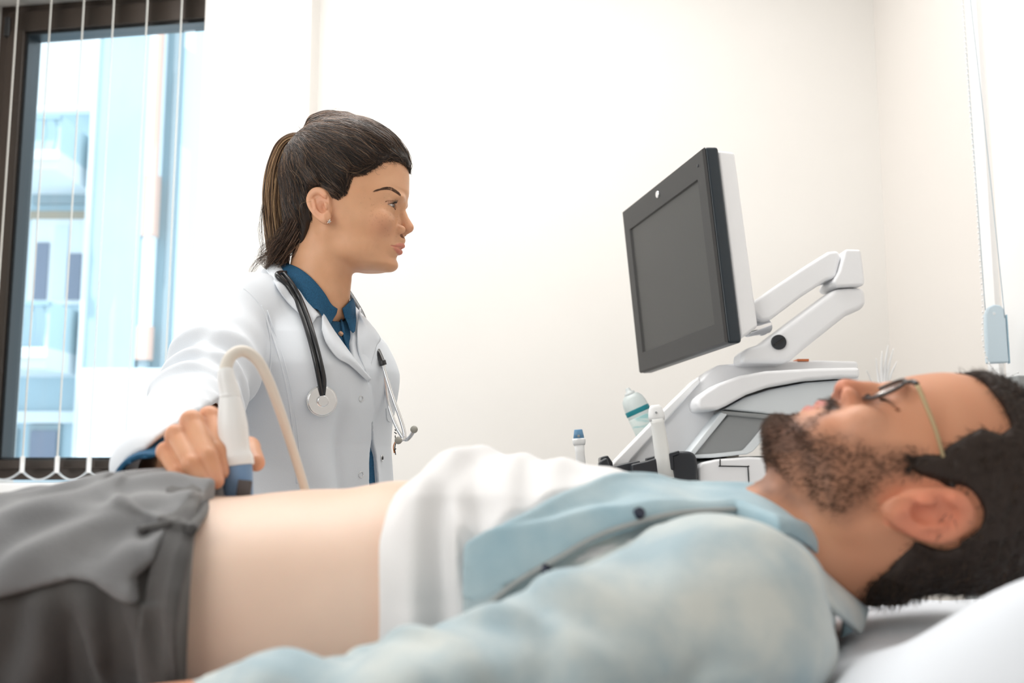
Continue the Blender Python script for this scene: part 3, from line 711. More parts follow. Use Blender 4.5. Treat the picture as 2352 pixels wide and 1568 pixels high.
# extra roots just at the hairline
_hl = catmull([(a, 0, b) for a, b in HPOLY[1:-3]], 12)[:, [0, 2]]; _i = _r.integers(0, len(_hl), 4200)
_q = np.c_[_hl[_i, 0]+_r.normal(0, .002, 4200), np.where(_r.random(4200) < .65, -.06, .06)*_r.uniform(.0, 1.3, 4200), _hl[_i, 1]+_r.normal(0, .002, 4200)]
for _ in range(5):
    _g, _d = grad(lambda a: skullw(mir(a)), _q, .002); _g[:, 0] *= .3; _g[:, 2] *= .3; _q = _q-_g*_d[:, None]
_q = _q[np.abs(_d) < .004]; _q = _q[polyd(_q[:, 0], _q[:, 2], HPOLY) < .0012]
R1 = np.vstack([_c, _q]); n1 = len(R1)
P1 = flow(sd_whair_l, R1, TIE, 26, _r.uniform(.0004, .0030, n1), _r, .97, .10)
c_, L_, t_, f_ = WOMAN['ear']; _ok = ear(mir(P1.reshape(-1, 3)).astype(np.float32), np.array(c_)*.001, L_*.001, t_, f_).reshape(n1, -1).min(1) > -.0010; P1, R1 = P1[_ok], R1[_ok]; n1 = len(R1)
C1 = pick(n1, DK, _r); up = np.clip((R1[:, 2]-.085)/.05, 0, 1)[:, None]; C1 = C1*(1-up)+pick(n1, [(3, (.022, .014, .011)), (4, (.12, .068, .044)), (2, (.26, .15, .09))], _r)*up
strands('hair_strands', P1+HO, _r.uniform(.00022, .00055, n1), C1, hair, M_['hair'])
# flyaways over the crown and hairline curls
Rf = R1[R1[:, 0] < .095]; i = _r.integers(0, len(Rf), 170); Pf = flow(sd_whair_l, Rf[i], TIE, 20, _r.uniform(.003, .009, 170), _r, .5, .55); Cf = pick(170, GD, _r)
strands('hair_strands', Pf+HO, np.full(170, .00016), Cf*.6, hair, M_['hair'])
# short curls on the forehead edge
fr = R1[(R1[:, 0] > .085) & (R1[:, 2] > .03)]; i = _r.integers(0, len(fr), 260); b = fr[i]; t = np.linspace(0, 1, 10)[None, :, None]
g, d = grad(lambda a: face(a, WOMAN), b, .002); g /= np.linalg.norm(g, axis=1, keepdims=True)
d1 = np.c_[_r.normal(.3, .6, 260), _r.normal(0, .6, 260), _r.normal(-.9, .4, 260)]; d1 -= g*(d1*g).sum(1, keepdims=True); d1 /= np.linalg.norm(d1, axis=1, keepdims=True); d2 = np.cross(g, d1)*_r.choice([-1, 1], (260, 1))
L = _r.uniform(.005, .013, (260, 1, 1)); Pc = b[:, None]+L*(d1[:, None]*np.sin(t*2.2)*.75+d2[:, None]*(1-np.cos(t*2.2))*.5+g[:, None]*.12)
strands('hair_strands', Pc+HO, np.full(260, .00018), pick(260, DK, _r), hair, M_['hair'])
# ponytail
PT = [np.array(a) for a in (W(700, 332, 1.6), W(679, 326, 1.6), W(655, 345, 1.6), W(635, 400, 1.6), W(629, 470, 1.6), W(634, 535, 1.6), W(640, 590, 1.6), W(640, 622, 1.6))]
PC = catmull(PT, 6); KP = len(PC); tp = np.linspace(0, 1, KP)
PR = np.interp(tp, [0, .1, .3, .5, .75, .9, 1], [.009, .014, .0175, .0175, .0165, .0150, .010])
def sd_pony(p):
    d = None
    for j in range(0, KP-4, 3):
        e = caps(p, PC[j], PC[j+3], PR[j]*.72, PR[j+3]*.72); d = e if d is None else smin(d, e, .006)
    return d+.0012*np.sin((p[:, 0]*1.0+.6*p[:, 1])*700)
pony = sdf_obj('ponytail', sd_pony, HO+np.array([-.15, -.05, -.14]), HO+np.array([-.02, .05, .15]), .0022, M_['hair'], doctor, lambda v: np.tile([.05, .028, .018], (len(v), 1)))
def bundle(C, Rr, n, r, frizz=.002, spread=1.0):
    K = len(C); T = np.gradient(C, axis=0); T /= np.linalg.norm(T, axis=1, keepdims=True); S = np.tile([0., 1, 0], (K, 1)); S -= T*(S*T).sum(1, keepdims=True); S /= np.linalg.norm(S, axis=1, keepdims=True); B = np.cross(T, S)
    a = r.uniform(0, 6.283, n); rad = np.sqrt(r.uniform(.25, 1.08, n))*spread; tw = r.uniform(-.5, .5, n); t = np.linspace(0, 1, K)
    A = a[:, None]+tw[:, None]*t; ra = rad[:, None]*Rr[None]+frizz*np.sin(r.uniform(3, 9, (n, 1))*t+r.uniform(0, 6, (n, 1)))*t+frizz*.4*np.sin(r.uniform(14, 26, (n, 1))*t+r.uniform(0, 6, (n, 1)))*t
    P = C[None]+ra[..., None]*(np.cos(A)[..., None]*S[None]+np.sin(A)[..., None]*B[None]); return P, a
P2, a2 = bundle(PC, PR, 1500, _r, .0025)
strands('hair_strands', P2, _r.uniform(.0002, .0005, 1500), pick(1500, GD, _r), pony, M_['hair'])
# second, darker fall of hair at the nape
NC = catmull([W(700, 470, 1.57), W(680, 520, 1.565), W(655, 560, 1.57), W(632, 590, 1.57), W(610, 618, 1.57)], 6)
P3, _ = bundle(NC, np.linspace(.021, .013, len(NC)), 380, _r, .010, 1.0)
strands('hair_strands', P3, _r.uniform(.0002, .0004, 380), pick(380, [(4, (.025, .016, .012)), (4, (.09, .052, .034)), (2, (.22, .13, .08))], _r), pony, M_['hair'], .9)
for path, n in (([(640, 560), (612, 588), (590, 606), (574, 633)], 26), ([(628, 545), (604, 570), (600, 592), (612, 606)], 14), ([(632, 600), (625, 625), (606, 640)], 22), ([(606, 470), (601, 520), (606, 580)], 16), ([(700, 300), (712, 286), (735, 278), (760, 272)], 30)):
    C_ = catmull([W(a, b, 1.585) for a, b in path], 6); P4, _ = bundle(C_, np.linspace(.004, .0035, len(C_)), n, _r, .004); strands('hair_strands', P4, np.full(n, .00022), pick(n, [(3, (.03, .02, .014)), (3, (.10, .06, .035))], _r), pony, M_['hair'], .9)
tube('hair_tie', [PC[1]+np.array([.0, .0135*math.sin(a), 0])+np.array([.55, 0, .83])*.0135*math.cos(a) for a in np.linspace(0, 6.28, 18)], .003, M_['black_rubber'], pony, 3, 8)
# star stud in the ear lobe
p_, n_ = hit(sd_whead, 755, 508, 1.2)
p_ = p_+n_*.0005; zx = np.array([0, 0, 1.]); ux = np.cross(zx, n_); ux /= np.linalg.norm(ux); zx = np.cross(n_, ux)
prism('earring', [p_+(ux*math.sin(a)+zx*math.cos(a))*(.0042 if k % 2 == 0 else .0019) for k, a in enumerate(np.arange(10)*math.pi/5)], n_*.0016, mat('earring_silver', (.9, .88, .85), .2, .9), doctor, .0003, 2)
# ---------------------------------------------------------------- the patient: head
MO = W(2095, 1150, .92); _a = math.radians(16)
MR = np.array([[-math.sin(_a), 0, math.cos(_a)], [0, -1, 0], [math.cos(_a), 0, math.sin(_a)]])
def hm(p): return (np.asarray(p, np.float64)-MO) @ MR
def mlocal(px, py, Y): return hm(W(px, py, Y)[None])[0]
BEDZ = .765; YC = .965
# torso section tables: world x, top z, half width
_T = [(-700, 1200, .17), (-200, 1190, .17), (100, 1160, .175), (300, 1124, .18), (420, 1116, .178), (480, 1140, .174), (560, 1139, .170), (640, 1129, .168), (720, 1123, .167), (800, 1122, .168), (900, 1103, .170), (1000, 1106, .172), (1100, 1108, .174), (1200, 1110, .176), (1300, 1116, .178), (1400, 1126, .180), (1500, 1148, .180), (1600, 1184, .170), (1700, 1228, .140), (1780, 1262, .105), (1860, 1292, .07)]
TX = np.array([W(a, b, YC)[0] for a, b, c in _T]); TZ = np.array([W(a, b, YC)[2] for a, b, c in _T]); TA = np.array([c for a, b, c in _T])
_xx = np.linspace(TX[0], TX[-1], 400); _k = np.hanning(13); _k /= _k.sum()
def _sm(y): return np.convolve(np.pad(np.interp(_xx, TX, y), 6, mode='edge'), _k, 'valid')
TZs = _sm(TZ); TAs = _sm(TA)
def torso_m(p):
    x = p[:, 0]; zt = np.interp(x, _xx, TZs); a = np.interp(x, _xx, TAs); zb = BEDZ+.006; zc = (zt+zb)/2; b = (zt-zb)/2
    dy = p[:, 1]-YC; dz = p[:, 2]-zc; n = 2.35
    r = ((np.abs(dy)/a)**n+(np.abs(dz)/b)**n)**(1/n)+1e-6; rho = np.hypot(dy, dz); d = np.where(r < .2, -.07, rho-rho/r)*.9
    d = smax(d, x-TX[-1]+.01, .03); return smax(d, TX[3]-.03-x, .04)
SHL, ELB, WRI = W(1640, 1430, .765), W(950, 1680, .665), W(330, 1680, .69)
HND = W(60, 1665, .71)
def arm_m(p, e=0.):
    d = chain(p, [SHL, (SHL+ELB)/2+np.array([0, -.004, 0]), ELB, (ELB+WRI)/2, WRI], [.062+e, .050+e, .040+e, .038+e, .029+e], .02)
    return d
def hand_flat(p, wr, dr, side, up, thumb, s=1.0, curl=.25):
    """relaxed hand: wr wrist, dr finger direction, side towards little finger, up back of hand"""
    R = np.stack([dr, side, up], 1); q = (p-wr) @ R.astype(np.float64)/s
    d = boxd(q, (.045, 0, -.002), (.046, .038, .0135), None, .013)
    for i, (y, L) in enumerate(((-.029, .072), (-.0095, .080), (.0100, .075), (.029, .060))):
        r = .0088-.0006*i; a = np.array([.088-.004*abs(i-1), y, 0]); c1 = a+np.array([L*.45, y*.12, -L*curl*.35]); c2 = c1+np.array([L*.30, y*.06, -L*curl*.6]); c3 = c2+np.array([L*.20, 0, -L*curl*.75])
        d = smin(d, chain(q, [a-np.array([.02, 0, 0]), a, c1, c2, c3], [r*1.05, r*1.08, r, r*.93, r*.8], .003), .004)
    t = thumb; d = smin(d, chain(q, [(.015, -.028*t, -.006), (.045, -.050*t, -.014), (.070, -.058*t, -.020), (.090, -.058*t, -.026)], [.013, .0115, .0105, .0085], .004), .008)
    return d*s
FAR_S, FAR_E, FAR_W = np.array([SHL[0], 2*YC-SHL[1], SHL[2]]), np.array([ELB[0]+.02, 2*YC-ELB[1]-.03, BEDZ+.055]), np.array([-.22, 1.22, BEDZ+.045])
def neck_m(p):
    q = hm(p); a = np.array([-.012, 0, -.045]); b = hm((W(1690, 1290, .94))[None])[0]
    d = caps(q, a, b, .062, .066); d = smin(d, caps(q, (.030, 0, -.105), (.020, 0, -.165), .018, .02), .02)
    return smin(d, caps(q, (.0, .050, -.060), b+np.array([.035, -.0, .0]), .014, .012), .02)
NB = W(1700, 1345, .945)
def traps_m(p):
    d = caps(p, NB, (SHL+NB)/2+np.array([.02, 0, .0]), .066, .052); d = smin(d, caps(p, NB, (FAR_S+NB)/2+np.array([.02, 0, .0]), .066, .052), .03)
    d = smin(d, sph(p, SHL, .062), .03); return smin(d, sph(p, FAR_S, .062), .03)
def sd_mhead(p):
    return smin(face(hm(p), MAN), neck_m(p), .018)
def sd_mbody(p):
    q = p.astype(np.float64)
    d = smin(torso_m(q), traps_m(q), .028)
    # navel dimple, ribs
    nv = W(640, 1130, YC); d = smax(d, -ell(q, nv+np.array([0, .0, 0]), (.009, .007, .012)), .006)
    d = smin(d, arm_m(q), .02); d = smin(d, chain(q, [FAR_S, FAR_E, FAR_W], [.065, .045, .03], .02), .02)
    d = smin(d, hand_flat(q, WRI, (HND-WRI)/np.linalg.norm(HND-WRI), np.array([0, -1., 0]), np.array([0, 0, 1.]), 1), .012)
    d = smin(d, hand_flat(q, FAR_W, np.array([-.98, -.2, 0]), np.array([-.2, .98, 0.]), np.array([0, 0, 1.]), 1), .012)
    return d
def sd_man(p):
    q = p.astype(np.float64); d = sd_mbody(q); m = q[:, 0] > .12
    if m.any(): d[m] = smin(d[m], sd_mhead(q[m]), .02)
    return smax(d, BEDZ+.003-q[:, 2], .008)
patient = empty('person', (0.0, YC, 0), 'bearded man lying on his back, belly bared, light denim shirt over white t-shirt', 'person')
BP = []
for (a, b) in [(2105, 1035), (2040, 1032), (1967, 1016), (1915, 1000), (1875, 985), (1850, 972), (1838, 955)]:
    h_, _ = hit(sd_mhead, a, b, .5); l = hm(h_[None])[0]; BP.append((l[0], l[2]))
CH = mlocal(1775, 950, .92)
BEARD = BP+[(.099, -.078), (.125, -.085), (.125, -.14), (.04, -.140)]
for (a, b) in [(1820, 1165), (1880, 1185), (1945, 1200), (2000, 1165), (2030, 1110), (2090, 1092)]:
    l = mlocal(a, b, .85); BEARD.append((l[0], l[2]))
def beard_mask(q):
    d = polyd(q[:, 0], q[:, 2], BEARD); m = np.clip(.5-d/.020, 0, 1)
    mu = np.exp(-(((q[:, 2]+.0450+.24*q[:, 1])/.0070)**2))*(q[:, 0] > .078)*np.clip((.032-q[:, 1])/.006, 0, 1)
    sp = np.exp(-(((q[:, 2]+.082)/.006)**2+(q[:, 1]/.010)**2))*(q[:, 0] > .09)
    gz = np.exp(-(((q[:, 2]+.068+.0*q[:, 1])/.016)**2+((q[:, 1]-.034)/.006)**2))*(q[:, 0] > .07)
    return np.clip(m+mu*1.2+sp*.8+gz*.8, 0, 1)
def col_man(v):
    q = mir(hm(v)); n = len(v); body = v[:, 0] < .14
    c = np.tile(np.array([.60, .26, .145]), (n, 1)); c = lerp3(c, np.array([.70, .35, .21]), np.clip(.5+.6*wob(q, 45, 3), 0, 1)*.8)
    ck = np.exp(-(((q[:, 0]-.085)/.022)**2+((q[:, 2]+.040)/.020)**2))*.4; c = lerp3(c, np.array([.72, .40, .28]), ck)
    nt = np.exp(-(np.linalg.norm(q-np.array([.116, 0, -.034]), axis=1)/.022)**2)*.55; c = lerp3(c, np.array([.62, .19, .12]), nt)
    er = (q[:, 1] > .07)*np.exp(-(((q[:, 0]+.004)/.026)**2+((q[:, 2]+.022)/.038)**2)); c = lerp3(c, np.array([.78, .27, .16]), np.clip(er*1.4, 0, .9))
    u, l = lipd(q, MAN); lip = np.clip(1-np.minimum(u, l)/.0012, 0, 1)*(q[:, 0] > .086); c = lerp3(c, np.array([.47, .14, .13]), lip*.8)
    bm_ = beard_mask(q)*(1-lip)*np.clip(.66+.16*wob(q, 330, 6)+.14*wob(q, 120, 9)+.35*((q[:, 0] > .075) & ((q[:, 2] < -.086) | (q[:, 2] > -.066))), .2, .95); c = lerp3(c, np.array([.14, .066, .042]), bm_*(~body)); c = lerp3(c, np.array([.035, .018, .013]), np.exp(-((q[:, 2]+.0450+.24*q[:, 1])/.0065)**2)*(q[:, 0] > .078)*np.clip((.032-q[:, 1])/.006, 0, 1)*(1-lip)*(~body)*.95)
    ns = ell(q, np.array(MAN['nostril'][0])*.001, np.array(MAN['nostril'][1])*.001); c = lerp3(c, np.array([.08, .02, .015]), np.clip(-ns/.0012+.6, 0, 1)*.9*(~body))  # shade inside the nostrils painted into the skin colour
    bel = np.clip((-.0-v[:, 0])/.12, 0, 1)*(v[:, 1] > .75); t = np.clip(.5+.5*wob(v, 22, 8), 0, 1)
    bc = np.array([.80, .63, .52])*(1-t[:, None]*.6)+np.array([.80, .52, .38])*t[:, None]*.6
    c = c*(1-bel[:, None])+bc*bel[:, None]
    return c
sdf_obj('body', sd_man, (-.52, .55, .74), (.62, 1.40, 1.14), .0034, M_['skin_soft'], patient, col_man)
# hair
MHP = []
for (a, b) in [(2277, 897), (2306, 935), (2326, 981), (2300, 1000), (2254, 985), (2216, 1004), (2178, 1027), (2160, 1046), (2128, 1046), (2093, 1050), (2090, 1072), (2112, 1088), (2158, 1103)]:
    h_, _ = hit(lambda p: face(hm(p), dict(MAN, ear=((-3, 300, -22), 5, .4, .3))), a, b, .5); l = hm(h_[None])[0]; MHP.append((l[0], l[2]))
for (a, b) in [(2170, 1120), (2150, 1175), (2120, 1225), (2085, 1275), (2063, 1314), (2000, 1375), (1985, 1400)]:
    l = mlocal(a, b, .845); MHP.append((l[0], l[2]))
MHPOLY = MHP+[(-.14, -.09), (-.14, .19), (.09, .19), (MHP[0][0]+.02, MHP[0][1]+.004)]
def skull_m(q): return smin(ell(q, (.012, 0, .042), (.095, .077, .086)), smax(loft(q, MAN['tab']), q[:, 2]-.04, .03), .02)
def sd_mhair_l(q, rough=0.):
    q = mir(q); d = smin(skull_m(q)-.006, ell(q, (.008, 0, .050), (.100, .081, .094)), .01)
    d = smin(d, ell(q, (-.038, 0, -.040), (.044, .060, .060)), .02)
    d = d+rough*(.0010*wob(q, 500, 4)+.0016*wob(q, 200, 5))
    d = smax(d, polyd(q[:, 0], q[:, 2], MHPOLY)-.001, .009)
    c, L, t, fl = MAN['ear']; return smax(d, -(ear(q.astype(np.float32), np.array(c)*.001, L*.001, t, fl)-.0035), .003)
mh = sdf_obj('hair', lambda p: sd_mhair_l(hm(p), 1.), (.22, .78, .80), (.58, 1.06, 1.10), .0024, M_['hair_matte'], patient, lambda v: np.tile([.026, .016, .012], (len(v), 1)))
r_ = np.random.default_rng(4); q_ = np.c_[r_.uniform(-.1, .11, 16000), r_.uniform(-.09, .09, 16000), r_.uniform(-.12, .15, 16000)]
for _ in range(2): g_, d_ = grad(sd_mhair_l, q_, .002); q_ = q_-g_*d_[:, None]
q_ = q_[np.abs(d_) < .003]; g_, _ = grad(sd_mhair_l, q_, .002); n_ = len(q_)
dd = g_*.8+np.c_[r_.normal(-.35, .35, n_), r_.normal(0, .3, n_), r_.normal(-.5, .35, n_)]; dd /= np.linalg.norm(dd, axis=1, keepdims=True)
fibres('hair_strands', q_ @ MR.T+MO, dd @ MR.T, (-g_*.35) @ MR.T, r_.uniform(.005, .013, n_), .0003, M_['hair_matte'], mh, col=pick(n_, [(4, (.018, .012, .010)), (4, (.045, .027, .019)), (2, (.085, .05, .032))], r_))
# beard hairs
q_ = np.c_[r_.uniform(.0, .12, 60000), r_.uniform(-.085, .085, 60000), r_.uniform(-.145, .03, 60000)]
fn_ = lambda a: face(a, MAN)
q_ = q_[np.abs(fn_(q_)) < .012]
for _ in range(2): g_, d_ = grad(fn_, q_, .002); q_ = q_-g_*d_[:, None]
q_ = q_[np.abs(d_) < .002]; k_ = beard_mask(mir(q_)) > r_.uniform(.25, 1, len(q_)); u_, l_ = lipd(mir(q_), MAN); k_ &= np.minimum(u_, l_) > .0012; q_ = q_[k_]
g_, _ = grad(fn_, q_, .002); g_ /= np.linalg.norm(g_, axis=1, keepdims=True); n_ = len(q_)
dd = g_*.55+np.c_[r_.normal(.15, .3, n_), r_.normal(0, .3, n_), r_.normal(-.9, .3, n_)]; dd /= np.linalg.norm(dd, axis=1, keepdims=True)
mus = (q_[:, 2] > -.056) & (q_[:, 0] > .08); chn = (q_[:, 0] > .07) & (q_[:, 2] < -.085)
fibres('beard', q_ @ MR.T+MO, dd @ MR.T, (-g_*.3) @ MR.T, r_.uniform(.003, .006, n_)*np.where(mus, 1.25, np.where(chn, 1.4, 1.0)), .00026, M_['hair_matte'], patient, col=pick(n_, [(2, (.035, .020, .014)), (3, (.075, .040, .026)), (2, (.16, .09, .06))], r_))
brow(MAN, sd_mhead, MO, MR, [(106, 11, 12), (105, 20, 15), (100, 29, 16), (95, 36, 15)], 420, patient, .008, M_['hair_matte'], (.02, .012, .009), .0003, .006)
lashes(MAN, MO, MR, patient, True, 40, .008, True)
# ---------------------------------------------------------------- the patient: clothes, pillow, couch, glasses
M_['tee'] = mat('white_jersey', (.80, .795, .80), .85, bump=.15, scale=500, sheen=.2)
M_['denim_light'] = mat('faded_light_denim', (.36, .47, .52), .85, bump=.35, scale=700, vscale=16, col2=(.64, .67, .64), sheen=.2)
M_['denim_flap'] = mat('light_denim_placket', (.33, .49, .57), .85, bump=.35, scale=700, vscale=14, col2=(.50, .62, .66), sheen=.2)
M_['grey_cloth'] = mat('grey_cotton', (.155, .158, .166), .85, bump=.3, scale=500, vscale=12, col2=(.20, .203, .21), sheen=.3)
M_['grey_shaded'] = mat('shaded_grey_cotton', (.062, .060, .061), .85, bump=.3, scale=500, vscale=12, col2=(.085, .082, .081), sheen=.2)  # same trouser grey with the shadow of the lower side mixed in
M_['sheet'] = mat('couch_sheet', (.42, .45, .50), .8, bump=.1, scale=300)
M_['pillow'] = mat('white_pillow_cotton', (.78, .82, .88), .8, bump=.1, scale=400, sheen=.2)
M_['brass'] = mat('gold_frame', (.50, .40, .24), .3, .9)
M_['navy_snap'] = mat('dark_snap', (.03, .035, .06), .3, .4)
def tm(p): return smin(torso_m(p), traps_m(p), .028)
def fold(x, k): return np.abs(np.sin(x*k))**.7
HEMX = W(972, 1088, YC)[0]
def on_t(px, py, fn=None): 
    h_, n_ = hit(fn or (lambda p: tm(p.astype(np.float64))-.012), px, py, .45); return h_
TOPC = [on_t(a, b) for a, b in [(1064, 1326), (1100, 1295), (1146, 1262), (1217, 1212), (1294, 1166), (1345, 1141), (1430, 1116)]]
TOP = [(h_[0], h_[1]) for h_ in TOPC]+[(W(1500, 1085, .93)[0], .935), (W(1600, 1100, .93)[0], .945), (.225, .93), (.30, .90)]
PANEL = TOP+[(.36, .55), (TOP[0][0]-.002, .50)]
SEAM = [on_t(a, b) for a, b in [(1062, 1480), (1110, 1420), (1180, 1360), (1290, 1295), (1370, 1250), (1450, 1222), (1560, 1195), (1690, 1186), (1790, 1232)]]
SEAMP = [(h_[0], h_[1]) for h_ in SEAM]
FLAP = TOP+SEAMP[::-1]
FARP = [(W(1290, 1040, 1.02)[0], 1.24), (W(1330, 1060, 1.0)[0], 1.05), (W(1400, 1070, .98)[0], 1.00), (W(1500, 1080, .97)[0], .975), (.20, .975), (.30, .99), (.34, 1.3)]
def sd_tee(p):
    q = p.astype(np.float64); x, y, z = q[:, 0], q[:, 1], q[:, 2]
    th = np.arctan2(z-(BEDZ+.10), -(y-YC)); top = np.clip((z-.90)/.08, 0, 1)
    inn = np.clip(.5-polyd(x, y, PANEL)/.012, 0, 1); inn = np.maximum(inn, np.clip(.5-polyd(x, y, FARP)/.012, 0, 1)); out = 1-inn
    bunch = .0185*np.exp(-((x-HEMX-.055)/.034)**2)*top+.014*np.exp(-((x-HEMX-.135)/.045)**2)*top+.008*np.exp(-((x-HEMX-.22)/.05)**2)*top
    wr = .0022*np.sin(x*130+2.2*np.sin(th*2.1)+1.5*np.sin(x*31))*np.clip(1.3-np.abs(x-HEMX-.08)/.16, .15, 1)+.003*wob(q, 38, 2)+.0018*np.sin(x*75+th*3+2*np.sin(th*4))*np.clip(1.4-top, 0, 1)
    hk = x-(HEMX+.012-.032*np.clip((YC-y)/.16, 0, 1)); sd_ = np.clip((YC-.03-y)/.05, 0, 1)
    wr = wr+sd_*(.006*np.exp(-((hk-.030)/.011)**2)-.006*np.exp(-((hk-.052)/.009)**2)+.005*np.exp(-((hk-.078+(z-.9)*.3)/.012)**2)-.005*np.exp(-((hk-.100+(z-.9)*.4)/.009)**2))
    rise = 1-np.exp(-(hk/.013)**2); bunch = rise*(.019*np.exp(-((hk-.035)/.048)**2)+.013*np.exp(-((hk-.125)/.055)**2)+.007*np.exp(-((hk-.21)/.05)**2))*top
    d = tm(q)-(.004+.006*out)-(bunch+wr)*out
    hem = HEMX+.012+.003*np.sin(th*5+1)-.032*np.clip((YC-y)/.16, 0, 1)
    d = smax(d, hem-x, .005); d = smax(d, -(neck_m(q)-.010), .006)
    return smax(d, x-(W(1745, 1160, .93)[0]), .01)
sdf_obj('t_shirt', sd_tee, (-.20, .72, .745), (.36, 1.22, 1.07), .0034, M_['tee'], patient)
def sd_denim(p):
    q = p.astype(np.float64); x, y, z = q[:, 0], q[:, 1], q[:, 2]
    t = tm(q); w1 = .0022*wob(q, 42, 12)+.0014*np.sin(x*40+y*60+2*np.sin(y*30))
    near = smax(t-.014-w1, polyd(x, y, PANEL), .004)
    far = smax(t-.015-w1, polyd(x, y, FARP), .006)
    # sleeve with gathered folds
    d_ = (ELB-SHL); L1 = np.linalg.norm(d_); s = ((q-SHL) @ d_)/L1; ang = np.arctan2(z-.85, y-.7)
    wr = .0034*np.sin(s*82+1.6*np.sin(ang*2+s*14)+1.1*np.sin(y*60))*np.clip((s-.07)/.10, 0, 1)+.0030*wob(q, 48, 5)+.0016*np.sin(s*170+3*np.sin(ang*3))*np.clip((s-.12)/.1, 0, 1)
    wr = wr-.0055*np.exp(-(wob(q, 19, 77)/.16)**2)+.002
    slv = chain(q, [SHL+np.array([.01, 0, .0]), (SHL+ELB)/2+np.array([0, -.004, 0]), ELB, (ELB+WRI)/2+np.array([0, 0, .0])], [.074, .060, .050, .043], .03)-wr
    slv = smin(slv, caps(q, (SHL+NB)/2+np.array([.03, 0, -.01]), SHL, .055, .072)-.003*wob(q, 40, 3), .03)-.0022*np.sin(x*46-y*70+2*np.sin(z*45+x*20))
    cuffx = W(398, 1545, .68)[0]
    slv = smin(slv, caps(q, (ELB+WRI)/2, WRI+np.array([.05, 0, 0]), .042, .037)-wr*.7, .02); slv = smax(slv, cuffx-x, .006)
    fs = chain(q, [FAR_S, FAR_E, (FAR_E+FAR_W)/2], [.070, .052, .043], .03)-.004*wob(q, 45, 9)
    fs = smin(fs, caps(q, (FAR_S+NB)/2+np.array([.03, 0, -.01]), FAR_S, .052, .068), .03)
    d = np.minimum(smin(near, slv, .012), smin(far, fs, .02))
    gr_ = chain(q, SEAM[1:8], [.0035, .0055, .008, .009, .008, .006, .004], .004); d = smax(d, -gr_, .003)
    d = smax(d, -(neck_m(q)-.014), .006)
    return smax(smax(d, BEDZ+.004-z, .01), x-.272-(np.abs(y-YC))*.12, .02)
sdf_obj('denim_shirt', sd_denim, (-.27, .55, .755), (.36, 1.28, 1.08), .0034, M_['denim_light'], patient)
def sd_flap(p):
    q = p.astype(np.float64); x, y = q[:, 0], q[:, 1]; t = tm(q); e = polyd(x, y, FLAP)
    rim = .0035*np.exp(-((e+.007)/.005)**2)
    d = np.maximum(t-.0215-rim-.0018*wob(q, 40, 7)-.0035*np.sin(-e*150)*np.clip((.13-x)/.06, 0, 1), -(t-.012)); return smax(d, e, .003)
tube('placket_edge', [h_+np.array([0, 0, .006]) for h_ in SEAM[1:8]], .0024, mat('denim_seam', (.36, .38, .38), .85), patient, 8, 8)
flap = sdf_obj('placket', sd_flap, (-.12, .70, .80), (.34, 1.02, 1.06), .0026, M_['denim_flap'], patient)
for a, b in [(1253, 1307), (1468, 1178), (1128, 1402)]:
    h_, n_ = hit(sd_flap, a, b, .45); bm = bmesh.new(); bm_cyl(bm, h_-n_*.002, h_+n_*.0028, .0052, .0044, 20); o = from_bm('snap_button', bm, M_['navy_snap'], patient); bevel(o, .0006, 2)
# collar
cg = [[W(1652, 1128, 1.0), W(1700, 1152, .955), W(1765, 1196, .90), W(1840, 1268, .868), W(1925, 1345, .868), W(1992, 1400, .90)],
      [W(1630, 1138, .985), W(1690, 1172, .925), W(1752, 1218, .866), W(1838, 1292, .835), W(1930, 1365, .838), W(1985, 1425, .88)],
      [W(1600, 1150, .955), W(1672, 1190, .875), W(1740, 1245, .825), W(1842, 1330, .798), W(1925, 1410, .808), W(1975, 1455, .86)]]
sheet('collar', cg, M_['denim_light'], patient, .004, 5)
sheet('collar', [[W(1790, 1225, .853), W(1838, 1268, .84), W(1866, 1300, .838)], [W(1795, 1240, .829), W(1838, 1285, .818), W(1862, 1316, .82)]], mat('navy_collar_lining', (.012, .04, .08), .9), patient, .003, 5)
